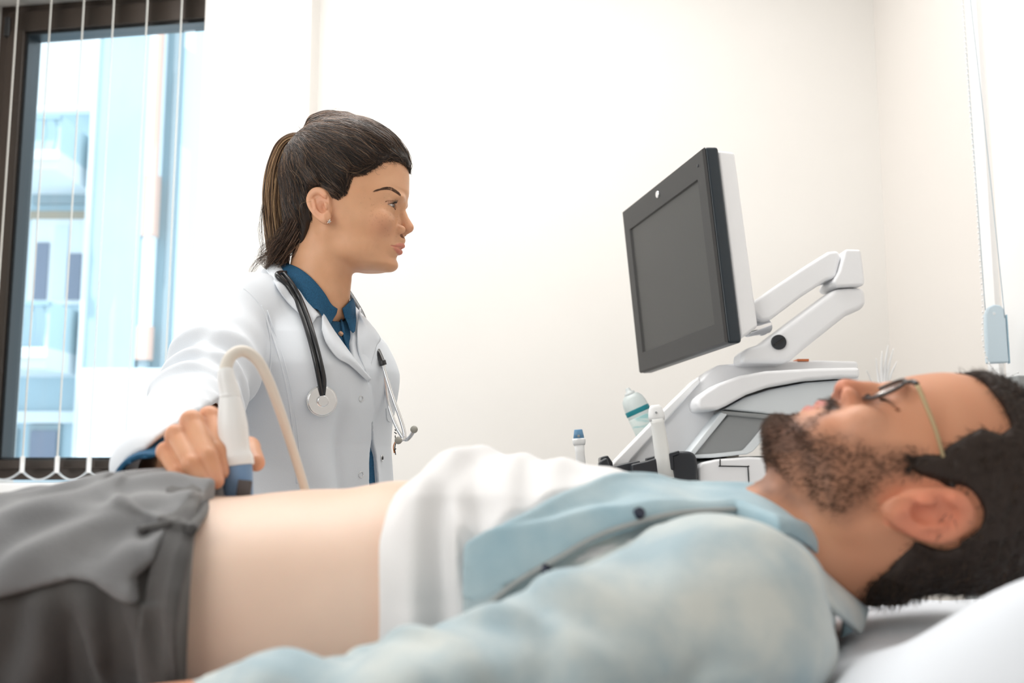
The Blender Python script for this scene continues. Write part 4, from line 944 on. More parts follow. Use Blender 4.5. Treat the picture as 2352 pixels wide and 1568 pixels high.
# trousers
WX = W(470, 1140, YC)[0]
HIPN, KNEEN, ANKN = np.array([-.42, YC-.095, BEDZ+.095]), np.array([-.86, YC-.12, BEDZ+.085]), np.array([-1.27, YC-.13, BEDZ+.055])
def legs(p, e=0):
    a = chain(p, [HIPN, KNEEN, ANKN], [.092+e, .064+e, .048+e], .03); F = np.array([0, 2*YC, 0]); S = np.array([1, -1, 1])
    b = chain(p, [HIPN*S+F, KNEEN*S+F, ANKN*S+F], [.092+e, .064+e, .048+e], .03); return smin(a, b, .03)
def sd_trous(p):
    q = p.astype(np.float64); x, y, z = q[:, 0], q[:, 1], q[:, 2]; th = np.arctan2(z-.86, -(y-YC))
    hipz = np.interp(x, [W(a, b, YC)[0] for a, b in [(-200, 1215), (0, 1180), (150, 1148), (300, 1120), (400, 1108), (470, 1128)]], [W(a, b, YC)[2] for a, b in [(-200, 1215), (0, 1180), (150, 1148), (300, 1120), (400, 1108), (470, 1128)]])
    zb = BEDZ+.004; zc = (hipz+zb)/2; b = (hipz-zb)/2; a = .187
    r = ((np.abs(y-YC)/a)**2.4+(np.abs(z-zc)/b)**2.4)**(1/2.4)+1e-6; rho = np.hypot(y-YC, z-zc); d = np.where(r < .2, -.06, rho-rho/r)*.9
    d = smax(d, -.60-x, .05)
    wr = .0052*np.sin(y*95+x*58+2*np.sin(x*26))*np.clip((.90-z)/.05, .25, 1)+.003*wob(q, 45, 31)
    wr = wr+.0058*np.sin(x*150+2.2*np.sin(z*28+x*20))*np.clip((.915-z)/.03, 0, 1)
    diag = .005*np.exp(-(((x+.33)+(y-YC)*.8+.10*np.sin(z*40))/.012)**2)*(z > .9)-.005*np.exp(-(((x+.37)+(y-YC)*.5)/.010)**2)*(z > .9)
    d = np.minimum(smin(d, legs(q, .004), .05)-wr-diag, torso_m(q)-.006)
    d = smax(d, x-WX-.042*np.clip((YC-y)/.17, 0, 1), .006); return smax(d, BEDZ+.003-z, .01)
sdf_obj('trousers', sd_trous, (-1.30, .72, .76), (-.22, 1.22, 1.02), .0042, M_['grey_shaded'], patient)
FL = [on_t(a, b, sd_trous) for a, b in [(-120, 1410), (0, 1372), (80, 1352), (170, 1330), (220, 1336), (270, 1368), (318, 1388)]]
FP = [(h_[0], h_[2]) for h_ in FL]
ex = W(325, 1300, .80)[0]; FP = FP+[(ex, FL[-1][2]+.02), (ex+.012, .93), (ex+.03, 1.1), (-.9, 1.1), (-.9, FP[0][1])]
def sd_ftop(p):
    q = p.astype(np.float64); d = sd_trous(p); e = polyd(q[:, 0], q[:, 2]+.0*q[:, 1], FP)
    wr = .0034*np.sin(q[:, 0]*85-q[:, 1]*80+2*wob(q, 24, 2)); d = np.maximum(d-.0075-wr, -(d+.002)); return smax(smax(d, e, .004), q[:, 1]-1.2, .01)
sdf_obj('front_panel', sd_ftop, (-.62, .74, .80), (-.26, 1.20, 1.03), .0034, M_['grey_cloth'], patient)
def sd_waist(p):
    q = p.astype(np.float64); d = sd_trous(p); k = q[:, 0]-WX-.042*np.clip((YC-q[:, 1])/.17, 0, 1); e = smax(k-.001, -.030-k, .003)
    d = d-.0055-.0022*np.exp(-((k+.008)/.004)**2); return smax(d, e, .003)
sdf_obj('waistband', sd_waist, (-.36, .74, .765), (-.24, 1.20, 1.02), .003, M_['grey_shaded'], patient)
# dark fold of cloth pushed against the waistband, belt loop and pocket edge
bl = [hit(sd_waist, a, b, .5, off=.003)[0] for a, b in [(470, 1150), (455, 1180), (440, 1215)]]
tube('belt_loop', bl, .0045, M_['grey_shaded'], patient, 6, 10)
pk = [hit(lambda p: np.minimum(sd_trous(p), sd_ftop(p)), a, b, .5, off=.0015)[0] for a, b in [(318, 1222), (345, 1216), (380, 1208), (415, 1203)]]
tube('pocket_edge', pk, .0035, M_['grey_shaded'], patient, 6, 10)
for S_ in (-1, 1):
    a0 = np.array([-1.30, YC+S_*.13, BEDZ+.055])
    sdf_obj('shoe', lambda p: smax(smin(caps(p, a0+np.array([.0, 0, -.02]), a0+np.array([-.03, 0, .14]), .045, .036), caps(p, a0, a0+np.array([.05, 0, 0]), .04, .045), .03), BEDZ-p[:, 2]+.002, .01), a0-.1, a0+np.array([.1, .1, .22]), .006, M_['black_rubber'], patient)
# glasses
gl = empty('eyeglasses', W(2085, 880, .86), 'thin gold and black framed eyeglasses on the face of the man lying down', 'glasses')
def gp(x, y, z): return np.array([x, y, z])*.001 @ MR.T+MO
rim = []
for S_ in (1, -1):
    LA, LB = mlocal(2003, 913, .872)*1000, mlocal(2088, 868, .872)*1000; zc_ = (LA[2]+LB[2])/2; zh_ = (LB[2]-LA[2])/2; C0 = np.array([0, 33*S_, zc_]); lx = lambda z: LA[0]+(z-LA[2])*(LB[0]-LA[0])/(LB[2]-LA[2]); pts = []
    for a in np.linspace(0, 2*math.pi, 25)[:-1]:
        z_ = zc_+zh_*math.sin(a); pts.append(gp(lx(z_)-2.0*max(0, S_*math.cos(a)), C0[1]+25*math.cos(a), z_))
    P_ = catmull(pts, 3, True); tube('rim', np.vstack([P_, P_[:2]]), .0015, M_['black_rubber'], gl, raw=True, sides=8)
    bm = bmesh.new(); vs = [bm.verts.new(p) for p in pts]; bm.faces.new(vs); o = from_bm('lens', bm, mat('lens_glass', (1, 1, 1), .02, trans=1, spec=.5), gl); o.modifiers.new('s', 'SOLIDIFY').thickness = .0015
    tz = LB[2]-5; tx = lx(tz)-2; tube('hinge', [gp(tx, 56*S_, tz), gp(tx-.5, 66*S_, tz), gp(tx-3, 72*S_, tz)], .0022, M_['black_rubber'], gl, 4, 10)
    tube('temple', [gp(tx-4, 72*S_, tz), gp(60, 78*S_, 9), gp(22, 80*S_, 5.5)], [.0021, .0018, .0017], M_['brass'], gl, 8, 10)
    tube('temple_tip', [gp(22, 80*S_, 5.5), gp(4, 79*S_, 5), gp(-12, 75*S_, -4), gp(-26, 70*S_, -22)], .0024, M_['black_rubber'], gl, 8, 10)
tube('bridge', [gp(lx(zc_), 9, zc_), gp(lx(zc_)+5, 0, zc_+4), gp(lx(zc_), -9, zc_)], .0016, M_['black_rubber'], gl, 8, 8)
# pillow and couch
def sd_pillow(p):
    q = p.astype(np.float64); c = np.array([.52, .93, BEDZ+.022]); r = q-c
    u = np.abs(r[:, 0])/.33; v = np.abs(r[:, 1])/.30; k = np.clip(1-u**3.2, 0, 1)*np.clip(1-v**3.2, 0, 1)
    h = .020+.060*k**.42
    d = np.maximum(np.abs(r[:, 2])-h, np.maximum(np.abs(r[:, 0])-.33, np.abs(r[:, 1])-.30))*.75
    near = .092*np.exp(-((q[:, 0]-.43)/.16)**2-((q[:, 1]-.69)/.080)**2)
    d = np.maximum(r[:, 2]-h-near, np.maximum(-r[:, 2]-h, np.maximum(np.abs(r[:, 0])-.33, np.abs(r[:, 1])-.30)))*.75
    d = d-.002*wob(q, 30, 4); d = smax(d, BEDZ+.001-q[:, 2], .01)
    hd = np.minimum(sd_mhair_l(hm(q)), sd_mhead(p)); dn = np.minimum(hd, sd_denim(p))
    return smax(d, -(dn-.003), .012)
pl = sdf_obj('pillow', sd_pillow, (.16, .60, .745), (.88, 1.26, .98), .005, M_['pillow'])
tag(pl, 'plump white pillow under the head of the man lying down', 'pillow')
cou = empty('examination_couch', (-.3, YC, 0), 'grey sheeted examination couch the bearded patient lies on', 'couch')
box('mattress', (-.32, YC, BEDZ-.045), (2.30, .74, .09), M_['sheet'], cou, bev=.02)
box('base_frame', (-.32, YC, BEDZ-.12), (2.15, .60, .06), M_['plastic_white'], cou, bev=.008)
for x in (-1.3, .68):
    for y in (YC-.25, YC+.25): cyl('leg', (x, y, 0), (x, y, BEDZ-.14), .022, M_['steel'], cou)
# ---------------------------------------------------------------- the doctor: body, arm, hand
M_['coat'] = mat('white_coat_cotton', (.77, .815, .87), .75, bump=.12, scale=900, sheen=.2)
M_['blue_denim'] = mat('dark_blue_denim', (.010, .075, .165), .85, bump=.5, scale=1300, vscale=600, col2=(.018, .125, .25))
M_['stitch'] = mat('tan_thread', (.35, .22, .12), .8)
M_['button_tan'] = mat('tan_button', (.62, .36, .22), .4)
FA = math.radians(35); F3 = np.array([math.cos(FA), -math.sin(FA), 0]); R3 = np.array([-math.sin(FA), -math.cos(FA), 0])
TC = np.array([-.362, 1.645, 0])
LN = np.array([.050, -.035, 0])  # lean forward towards the shoulders
_z = [.45, .70, .85, .95, 1.04, 1.10, 1.16, 1.21, 1.25, 1.28, 1.305, 1.33]
_a = [.235, .215, .195, .180, .166, .160, .158, .150, .132, .112, .088, .062]
_b = [.165, .150, .140, .130, .126, .129, .130, .120, .103, .088, .072, .056]
_o = [.0, .0, .0, .005, .012, .020, .022, .014, .002, -.008, -.014, -.016]
def coatbody(p, e=0.):
    z = p[:, 2]; a = np.interp(z, _z, _a)+e; b = np.interp(z, _z, _b)+e; o = np.interp(z, _z, _o)
    x = (p[:, 0]-TC[0])*F3[0]+(p[:, 1]-TC[1])*F3[1]-o; u = -((p[:, 0]-TC[0])*R3[0]+(p[:, 1]-TC[1])*R3[1])
    n = 2.3; r = ((np.abs(u)/a)**n+(np.abs(x)/b)**n)**(1/n)+1e-6; rho = np.hypot(u, x); d = np.where(r < .2, -.06, rho-rho/r)*.85
    d = smax(d, z-(1.333+e), .02); return smax(d, .62-z, .01)
def fu(p):
    q = np.atleast_2d(p); return (q[:, 0]-TC[0])*F3[0]+(q[:, 1]-TC[1])*F3[1], -((q[:, 0]-TC[0])*R3[0]+(q[:, 1]-TC[1])*R3[1])
WR = W(372, 1082, 1.065)
RS, RE, RW_ = W(545, 730, 1.535), W(447, 940, 1.345), W(372, 1055, 1.075)
LS, LE, LW = np.array([-.315, 1.79, 1.20]), np.array([-.33, 1.84, 1.0]), np.array([-.20, 1.80, .88])
CUT = W(352, 1032, 1.075); CN = np.array([.677, .19, -.649]); CN /= np.linalg.norm(CN)
def outer(q, dr=0.):
    d = coatbody(q)-dr
    for s in (-.062, .062): d = smin(d, sph(q, TC+F3*.094-R3*s+np.array([0, 0, 1.150]), .048), .05)
    return d
def sd_coat(p):
    q = p.astype(np.float64); x, u = fu(q); z = q[:, 2]
    # soft vertical drape folds
    dr = .0035*np.sin(u*55+2.5*np.sin(z*6))*np.clip((1.12-z)/.12, 0, 1)+.002*wob(q, 26, 4)
    dr = dr-.006*np.exp(-((u-(-.055+(1.21-z)*.12))/.012)**2)*np.clip((1.16-z)/.1, 0, 1)
    d = outer(q, dr)
    edge = np.interp(z, CE[:, 1], CE[:, 0]); d = d-.0045*(x > 0)/(1+np.exp((u-edge)/.0012))
    sh = chain(q, [RS+np.array([.03, .02, .012]), RS, (RS+RE)/2, RE], [.060, .060, .056, .056], .04)
    v = RE-RS; L = np.linalg.norm(v); s = ((q-RS) @ v)/L; w = q-RS-s[:, None]*v/L; ang = np.arctan2(w[:, 2], w[:, 0])
    wr = .0060*np.sin(s*135+2.0*np.sin(ang+.6)+1.1*np.sin(s*27)+.6)*np.clip((s-.05)/.09, 0, 1)*np.clip(1.15-np.abs(s-.21)/.16, .15, 1)+.003*np.sin(s*120+3*np.sin(ang*2))*np.clip((s-.08)/.1, 0, 1)
    sh = sh-wr-.002*wob(q, 35, 8)
    v2 = RW_-RE; L2 = np.linalg.norm(v2); s2 = ((q-RE) @ v2)/L2; w2 = q-RE-s2[:, None]*v2/L2; ang2 = np.arctan2(w2[:, 2], w2[:, 0])
    fo = caps(q, RE, RW_+v2*.12, .055, .045); wr2 = .0045*np.sin(s2*120+2.0*np.sin(ang2+1.)+.5)*np.clip(1.2-s2/.22, .1, 1)
    fo = fo-wr2-.002*wob(q, 40, 9)
    fo = smax(fo, (q-CUT) @ CN, .004)
    hollow = smax(caps(q, RE, WR+(WR-RE)*.3, .038, .036), -((q-CUT) @ CN)-.035, .004); 
    arm = smin(sh, fo, .022); arm = smax(arm, -hollow, .003)
    la = chain(q, [LS, LE, LW], [.060, .052, .045], .03)
    d = smin(d, arm, .010); d = smin(d, la, .02)
    # open front: V at the neck, wedge below the last snap
    vv = polyd(u, z, VP); d = smax(d, -smax(smax(vv, -.02-x, .003), -(outer(q)+.009), .003), .002)
    nk = neck_w(p); return smax(d, -(nk-.008), .003)
# front edge and neck opening, read off the chest surface
_cb = lambda p: outer(p.astype(np.float64))
def uz(px, py):
    h_, _ = hit(_cb, px, py, 1.1); x, u = fu(h_); return (u[0], h_[2])
CE = np.array([uz(a, b) for a, b in [(850, 1140), (851, 1080), (855, 1000), (855, 940), (849, 890), (838, 870), (811, 824)]])
VP = [uz(a, b) for a, b in [(700, 655), (738, 722), (775, 780), (812, 832), (810, 790), (810, 745)]]+[(uz(806, 745)[0]+.01, 1.31), (-.01, 1.40), (-.11, 1.40)]
VP2 = [uz(a, b) for a, b in [(850, 965), (847, 1010), (841, 1060), (840, 1112), (840, 1160), (876, 1160), (870, 1112), (866, 1050)]]
_coat0 = sd_coat
def sd_coat(p):
    d = _coat0(p); q = p.astype(np.float64); x, u = fu(q); vv = polyd(u, q[:, 2], VP2)
    return smax(d, -smax(smax(vv, -.02-x, .003), -(outer(q)+.009), .003), .002)
coat = sdf_obj('lab_coat', sd_coat, (-.64, 1.00, .80), (-.12, 1.90, 1.36), .0031, M_['coat'], doctor)
sdf_obj('lab_coat_skirt', sd_coat, (-.62, 1.42, .615), (-.10, 1.90, .815), .007, M_['coat'], coat)
def sd_shirt(p):
    q = p.astype(np.float64); d = outer(q)+.006-.0012*wob(q, 70, 2); d = smax(d, -(neck_w(p)-.003), .003); return smax(d, q[:, 2]-1.318, .01)
sdf_obj('shirt', sd_shirt, (-.56, 1.46, .80), (-.17, 1.84, 1.345), .0036, M_['blue_denim'], doctor)
# legs and shoes behind the couch
def sd_slacks(p):
    d = None
    for s in (-1, 1):
        h0 = TC+R3*s*.085; e = chain(p, [h0+[0, 0, .84], h0+F3*.01+[0, 0, .48], h0+[0, 0, .09]], [.095, .068, .052], .03); d = e if d is None else smin(d, e, .02)
    return d
sdf_obj('trousers', sd_slacks, (-.66, 1.40, .02), (-.08, 1.90, .94), .010, M_['blue_denim'], doctor)
for s in (-1, 1):
    h0 = TC+R3*s*.085; sdf_obj('shoe', lambda p: smax(smin(caps(p, h0+[0, 0, .04], h0+F3*.13+[0, 0, .03], .042, .036), caps(p, h0+[0, 0, .04], h0+[0, 0, .10], .042, .036), .02), .002-p[:, 2], .006), h0-[.25, .25, .02], h0+[.25, .25, .16], .008, M_['plastic_white'], doctor)
# right hand closed on the probe
FG = [  # MCP, PIP, DIP, tip  (px, py, Y)
 [(462, 990, 1.045), (481, 958, 1.005), (500, 1035, .975), (508, 1083, .968)],
 [(430, 1004, 1.030), (440, 968, .985), (476, 1048, .958), (496, 1104, .955)],
 [(404, 1030, 1.020), (405, 1000, .975), (440, 1066, .950), (474, 1110, .950)],
 [(386, 1060, 1.015), (382, 1037, .975), (408, 1086, .955), (440, 1112, .955)]]
TH = [(440, 1080, 1.075), (505, 1050, 1.065), (572, 1028, 1.035), (588, 1062, 1.008)]
WR = W(372, 1082, 1.065)
def sd_hand(p):
    q = p.astype(np.float64); d = caps(q, RE, WR, .030, .0235); k = None
    for i, f in enumerate(FG):
        P_ = [W(*a) for a in f]; r0 = (.0100, .0102, .0097, .0085)[i]
        m = caps(q, WR+(P_[0]-WR)*.25, P_[0], .0155, .0125); d = smin(d, m, .012)
        c = chain(q, P_, [r0*1.12, r0*1.04, r0*.95, r0*.78], .002)
        c = smin(c, sph(q, P_[1], r0*1.10), .003)
        k = c if k is None else np.where(True, smin(k, c, .0016), 0)
    d = smin(d, k, .005)
    P_ = [W(*a) for a in TH]; d = smin(d, caps(q, WR, P_[0], .018, .017), .012); d = smin(d, chain(q, P_, [.016, .0135, .0110, .0090], .003), .006)
    return d
def col_hand(v):
    c = np.tile(np.array([.70, .33, .175]), (len(v), 1)); c = lerp3(c, np.array([.80, .45, .28]), np.clip(.5+.6*wob(v, 50, 3), 0, 1)*.7)
    for f in FG+[TH]:
        for j, w_ in ((1, .012), (2, .009)): c = lerp3(c, np.array([.56, .19, .11]), np.exp(-(np.linalg.norm(v-W(*f[j]), axis=1)/w_)**2)*.45)
        c = lerp3(c, np.array([.68, .30, .22]), np.exp(-(np.linalg.norm(v-W(*f[3]), axis=1)/.010)**2)*.5)
    return c
# neck/shoulder skin under the clothes continues the head; arm and hand belong to the same body
def join_body():
    v1, q1 = grid_mesh(sd_hand, (-.55, .92, .93), (-.22, 1.40, 1.12), .0022)
    def core(p):
        q = p.astype(np.float64); d = coatbody(q, -.022); d = smin(d, chain(q, [RS, (RS+RE)/2, RE], [.045, .040, .034], .02), .02); d = smin(d, chain(q, [LS, LE, LW], [.042, .036, .028], .02), .02)
        return smin(d, neck_w(p), .02)
    v2, q2 = grid_mesh(core, (-.60, 1.28, .66), (-.15, 1.92, 1.22), .009)
    me = body_w.data; n0 = len(me.vertices); a = np.empty(n0*3, np.float32); me.vertices.foreach_get('co', a); a = a.reshape(-1, 3)
    M = np.array(body_w.matrix_parent_inverse); off = np.array(doctor.location)
    nf = len(me.polygons); li = np.empty(nf*4, np.int32); me.loops.foreach_get('vertex_index', li); q0 = li.reshape(-1, 4)
    c0 = np.empty(n0*4, np.float32); me.color_attributes['tint'].data.foreach_get('color', c0); c0 = c0.reshape(-1, 4)[:, :3]
    V = np.vstack([a, v1, v2]); Q = np.vstack([q0, q1+n0, q2+n0+len(v1)]); C = np.vstack([c0, col_hand(v1), np.tile([.62, .35, .22], (len(v2), 1))])
    o = from_arrays('body', V, Q, M_['skin'], doctor, True, C); bpy.data.objects.remove(body_w); o.name = 'body'; return o
body_doc = join_body()
# nails
for f in FG[:2]+[TH]:
    P_ = [W(*a) for a in f]; d_ = P_[3]-P_[2]; d_ /= np.linalg.norm(d_); toc = np.array([0, -1, .25]); toc -= d_*(toc @ d_); toc /= np.linalg.norm(toc); sd = np.cross(d_, toc)
    c_ = P_[3]+toc*.0066-d_*.001
    sheet('fingernail', [[c_+sd*s*.0050+d_*t*.0060-toc*(abs(s)**2*.0022+t*t*.0008*(t > 0)) for s in (-1, -.4, .4, 1)] for t in (-1, 0, 1)], mat('nail', (.78, .50, .42), .25, coat=.5), doctor, .0006, 4)
# blue cuff
v2 = WR-RE; v2 /= np.linalg.norm(v2); c0 = WR-v2*.030
def sd_cuff(p):
    q = p.astype(np.float64); s = (q-c0) @ v2; d = caps(q, RE, WR+v2*.1, .048, .038)-.0015*wob(q, 60, 5)
    d = np.maximum(d, -(caps(q, RE, WR+v2*.1, .044, .034))); return smax(smax(d, (q-CUT) @ CN-.013, .003), -.07-s, .003)
sdf_obj('shirt_cuff', sd_cuff, c0-.11, c0+.09, .0026, M_['blue_denim'], doctor)
# shirt collar
def onn(px, py, off, fn=None):
    h_, n_ = hit(fn or (lambda p: np.minimum(neck_w(p), sd_shirt(p))), px, py, 1.1, off=off); return h_
neckf = lambda p: neck_w(p)
cg = [[onn(a, b, o, neckf) for a, b, o in [(664, 606, .004), (690, 618, .004), (716, 640, .004), (742, 672, .004), (758, 698, .0035), (772, 708, .003)]],
      [onn(a, b, o) for a, b, o in [(652, 612, .010), (678, 640, .011), (704, 672, .012), (728, 700, .012), (746, 720, .010), (765, 722, .006)]],
      [onn(a, b, o) for a, b, o in [(648, 626, .012), (672, 662, .013), (698, 700, .014), (722, 726, .014), (736, 745, .012), (750, 756, .007)]]]
sheet('shirt_collar', cg, M_['blue_denim'], doctor, .0022, 6)
cg = [[onn(a, b, o) for a, b, o in [(783, 708, .004), (797, 694, .004), (804, 684, .004)]],
      [onn(a, b, o) for a, b, o in [(785, 725, .007), (796, 722, .009), (806, 712, .010)]],
      [onn(a, b, o) for a, b, o in [(790, 742, .007), (800, 748, .010), (807, 744, .012)]],
      [onn(a, b, o) for a, b, o in [(799, 764, .006), (802, 772, .010), (806, 770, .010)]]]
sheet('shirt_collar', cg, M_['blue_denim'], doctor, .0022, 6)
tube('shirt_placket', [onn(a, b, .002, sd_shirt) for a, b in [(779, 716), (784, 745), (790, 780), (800, 812)]], .0022, M_['blue_denim'], doctor, 6, 8)
for a, b in [(776, 716), (781, 768)]:
    h_, n_ = hit(sd_shirt, a, b, 1.2); bm = bmesh.new(); bm_cyl(bm, h_, h_+n_*.0045, .0042, .0036, 24); o = from_bm('button', bm, M_['button_tan'], doctor); bevel(o, .0006, 2)
# coat collar and lapels
def onc(px, py, off): h_, n_ = hit(sd_coat, px, py, 1.1, off=off); return h_
cg = [[onn(a, b, .008) for a, b in [(640, 607), (662, 624), (688, 660), (712, 694), (734, 724)]],
      [onc(a, b, .008) for a, b in [(624, 614), (644, 640), (668, 676), (692, 706), (724, 736)]],
      [onc(a, b, .004) for a, b in [(614, 628), (632, 660), (656, 694), (684, 722), (716, 748)]]]
sheet('coat_collar', cg, M_['coat'], doctor, .0026, 6)
cg = [[onn(a, b, .009) for a, b in [(736, 729), (758, 766), (783, 802), (808, 836), (841, 870)]],
      [onc(a, b, .009) for a, b in [(735, 742), (752, 778), (778, 812), (804, 834), (841, 872)]],
      [onc(a, b, .005) for a, b in [(736, 762), (746, 792), (770, 824), (798, 840), (840, 876)]]]
sheet('lapel', cg, M_['coat'], doctor, .0026, 6)
far0 = [onn(a, b, .010) for a, b in [(818, 716), (813, 745), (811, 778), (817, 820), (841, 868)]]
fz = [W(a, b, y) for a, b, y in [(826, 722, 1.60), (840, 752, 1.585), (838, 786, 1.575), (834, 830, 1.57), (842, 872, 1.56)]]
fo_ = [W(a, b, y) for a, b, y in [(836, 728, 1.61), (872, 774, 1.60), (864, 796, 1.59), (852, 838, 1.575), (844, 875, 1.565)]]
sheet('lapel', [far0, fz, fo_], M_['coat'], doctor, .0026, 6)
# seams, snaps, pocket, embroidery
tube('seam', [onc(a, b, -.0004) for a, b in [(600, 700), (622, 760), (641, 820), (656, 880), (668, 950), (676, 1020), (682, 1110)]], .0016, M_['coat'], coat, 8, 8)
tube('seam', [onc(a, b, -.0004) for a, b in [(614, 712), (634, 770), (653, 830), (667, 890), (679, 960), (687, 1030), (692, 1110)]], .0010, M_['coat'], coat, 8, 8)
tube('armhole_seam', [onc(a, b, -.0006) for a, b in [(560, 662), (590, 690), (612, 730), (622, 780), (622, 830), (612, 890)]], .0016, M_['coat'], coat, 8, 8)
def ring(name, px, py, r, t, m, fn=sd_coat, par=coat):
    h_, n_ = hit(fn, px, py, 1.1, off=t*.4); a_ = np.cross(n_, [0, 0, 1.]); a_ /= np.linalg.norm(a_); b_ = np.cross(n_, a_)
    P_ = np.array([h_+a_*r*math.cos(t_)+b_*r*math.sin(t_) for t_ in np.linspace(0, 2*math.pi, 25)]); tube(name, P_, t, m, par, raw=True, sides=8); return h_, n_
for a, b in [(829, 916), (829, 1090)]: ring('snap_ring', a, b, .0045, .0007, M_['steel'])
h_, n_ = ring('snap_stud', 877, 1052, .0050, .0011, M_['steel']); bm = bmesh.new(); bm_cyl(bm, h_-n_*.001, h_+n_*.002, .0028, .0022, 16); from_bm('snap_stud', bm, M_['black_rubber'], coat)
tube('pocket_edge', [onc(a, b, .0004) for a, b in [(887, 938), (889, 962), (895, 968)]], .0010, M_['coat'], coat, 6, 6)
OR = mat('orange_thread', (.75, .25, .05), .7); BK = mat('black_thread', (.02, .02, .025), .7)
for pts, m_ in (([(906, 986), (909, 989)], BK), ([(905, 992), (910, 996)], BK), ([(907, 1000), (908, 1012)], BK), ([(907, 1014), (903, 1026), (905, 1040)], OR), ([(908, 1018), (906, 1030), (908, 1044)], BK), ([(904, 1034), (909, 1030)], BK)):
    tube('embroidery', [onc(a, b, .0005) for a, b in pts], .0009, m_, coat, 6, 6)
# ---------------------------------------------------------------- stethoscope round her neck
st = empty('stethoscope', W(700, 640, 1.6), 'black and chrome stethoscope hanging round the neck of the woman in the white coat', 'stethoscope')
near = [onc(a, b, .0075) for a, b in [(632, 640), (655, 664), (678, 700), (696, 742), (710, 786), (722, 832), (731, 876), (736, 905)]]
back = [near[0]+np.array([.012, .05, .012]), near[0]+np.array([.05, .12, .020]), W(790, 655, 1.74)]
fr = [W(846, 770, 1.655), W(862, 795, 1.625), W(870, 812, 1.60), W(879, 834, 1.585)]
near2 = [p+np.array([.0062, -.001, .003]) for p in near]; near2[0] = near[0]+np.array([.008, .01, .004])
tube('tube', back[::-1]+near[:1]+near[1:], .0042, M_['black_rubber'], st, 10, 12)
tube('tube', near2[:-1]+[near[-1]+np.array([.001, 0, 0])], .0036, M_['black_rubber'], st, 10, 12)
tube('tube', [back[2], W(830, 720, 1.70)]+fr, .0050, M_['black_rubber'], st, 8, 12)
tube('yoke', [fr[-1]+np.array([-.001, 0, .004]), fr[-1]+np.array([.001, 0, -.003])], .0058, M_['black_rubber'], st, 4, 12)
A0 = W(879, 834, 1.585); j1 = [A0, W(888, 868, 1.578), W(905, 920, 1.572), W(921, 965, 1.570), W(929, 995, 1.568), W(927, 1007, 1.566), W(917, 1012, 1.562)]
j2 = [A0+np.array([.001, .004, 0]), W(884, 866, 1.595), W(893, 930, 1.60), W(910, 978, 1.595), W(929, 1008, 1.588), W(941, 1004, 1.582), W(950, 990, 1.578)]
tube('ear_tube', j1, .0030, M_['chrome'], st, 8, 10); tube('ear_tube', j2, .0030, M_['chrome'], st, 8, 10)
tip = mat('grey_rubber_tip', (.34, .33, .29), .45)
for c in (W(915, 1011, 1.56), W(951, 986, 1.578)):
    bm = bmesh.new(); bmesh.ops.create_uvsphere(bm, u_segments=24, v_segments=16, radius=.0060, matrix=Matrix.Translation(c)); from_bm('ear_tip', bm, tip, st)
hc, hn = hit(sd_coat, 736, 920, 1.1, off=.004); hn = hn*.8+np.array([.05, -.5, .15]); hn /= np.linalg.norm(hn)
cyl('chest_piece', hc, hc+hn*.006, .0225, M_['chrome'], st, .0215, 64, .0012)
cyl('chest_piece_rim', hc+hn*.0015, hc+hn*.0045, .0232, M_['steel'], st, None, 64, .0006)
cyl('chest_piece_stem', hc+hn*.004, hc+hn*.0125, .0088, M_['chrome'], st, .0082, 40, .001)
tube('stem', [hc+hn*.010, near[-1]+np.array([0, 0, -.004])], .0026, M_['chrome'], st, 4, 10)
# ---------------------------------------------------------------- ultrasound probe in her hand
pr = empty('ultrasound_probe', W(545, 1140, .975), 'white ultrasound probe with blue head and looping cable held by the doctor', 'ultrasound probe', 'ultrasound probes')
def lath(name, secs, m, parent, n=32, sup=2.6):
    """secs: list of (centre, half width, half depth)"""
    P_ = np.array([s[0] for s in secs]); T = np.gradient(P_, axis=0); T /= np.linalg.norm(T, axis=1, keepdims=True); X = np.tile([1., 0, 0], (len(P_), 1)); X -= T*(X*T).sum(1, keepdims=True); X /= np.linalg.norm(X, axis=1, keepdims=True); Yv = np.cross(T, X)
    v = []; a = np.arange(n)*2*np.pi/n; ca = np.sign(np.cos(a))*np.abs(np.cos(a))**(2/sup); sa = np.sign(np.sin(a))*np.abs(np.sin(a))**(2/sup)
    for i, s in enumerate(secs): v += list(P_[i]+X[i]*s[1]*ca[:, None]+Yv[i]*s[2]*sa[:, None])
    f = [(i*n+j, i*n+(j+1) % n, (i+1)*n+(j+1) % n, (i+1)*n+j) for i in range(len(secs)-1) for j in range(n)]; f += [tuple(range(n))[::-1], tuple((len(secs)-1)*n+j for j in range(n))]
    me = bpy.data.meshes.new(name); me.from_pydata([tuple(x) for x in v], [], f); me.update(); return link(name, me, m, parent)
PW = mat('probe_white', (.83, .84, .84), .3, sss=.0); PY = .985
ax = lambda t: W(528, 905, PY)*(1-t)+W(549, 1142, PY-.005)*t
sc_ = lambda prs: [(ax(t), w/2322., w/2322.*dp) for t, w, dp in prs]
def smooth_secs(prs, n=5):
    q = catmull([(t, w, d) for t, w, d in prs], n); return sc_([tuple(x) for x in q])
lath('handle', smooth_secs([(0, 18, 1), (.03, 22, 1), (.12, 27, .95), (.30, 33, .85), (.48, 33, .80), (.56, 34, .78), (.62, 39, .75), (.68, 40, .72), (.70, 40, .7)]), PW, pr)
lath('head', smooth_secs([(.69, 35, .7), (.72, 35.5, .7), (.90, 33, .7), (1.0, 31, .7)], 4), mat('probe_blue', (.17, .30, .50), .4), pr)
wn = np.array([0, -1, 0]); wc = W(561, 1122, PY-.0175)
box('scan_window', wc, (.0135, .004, .0165), mat('scan_window_brown', (.075, .065, .065), .4), pr, Euler((0, .10, 0)).to_matrix(), .001)
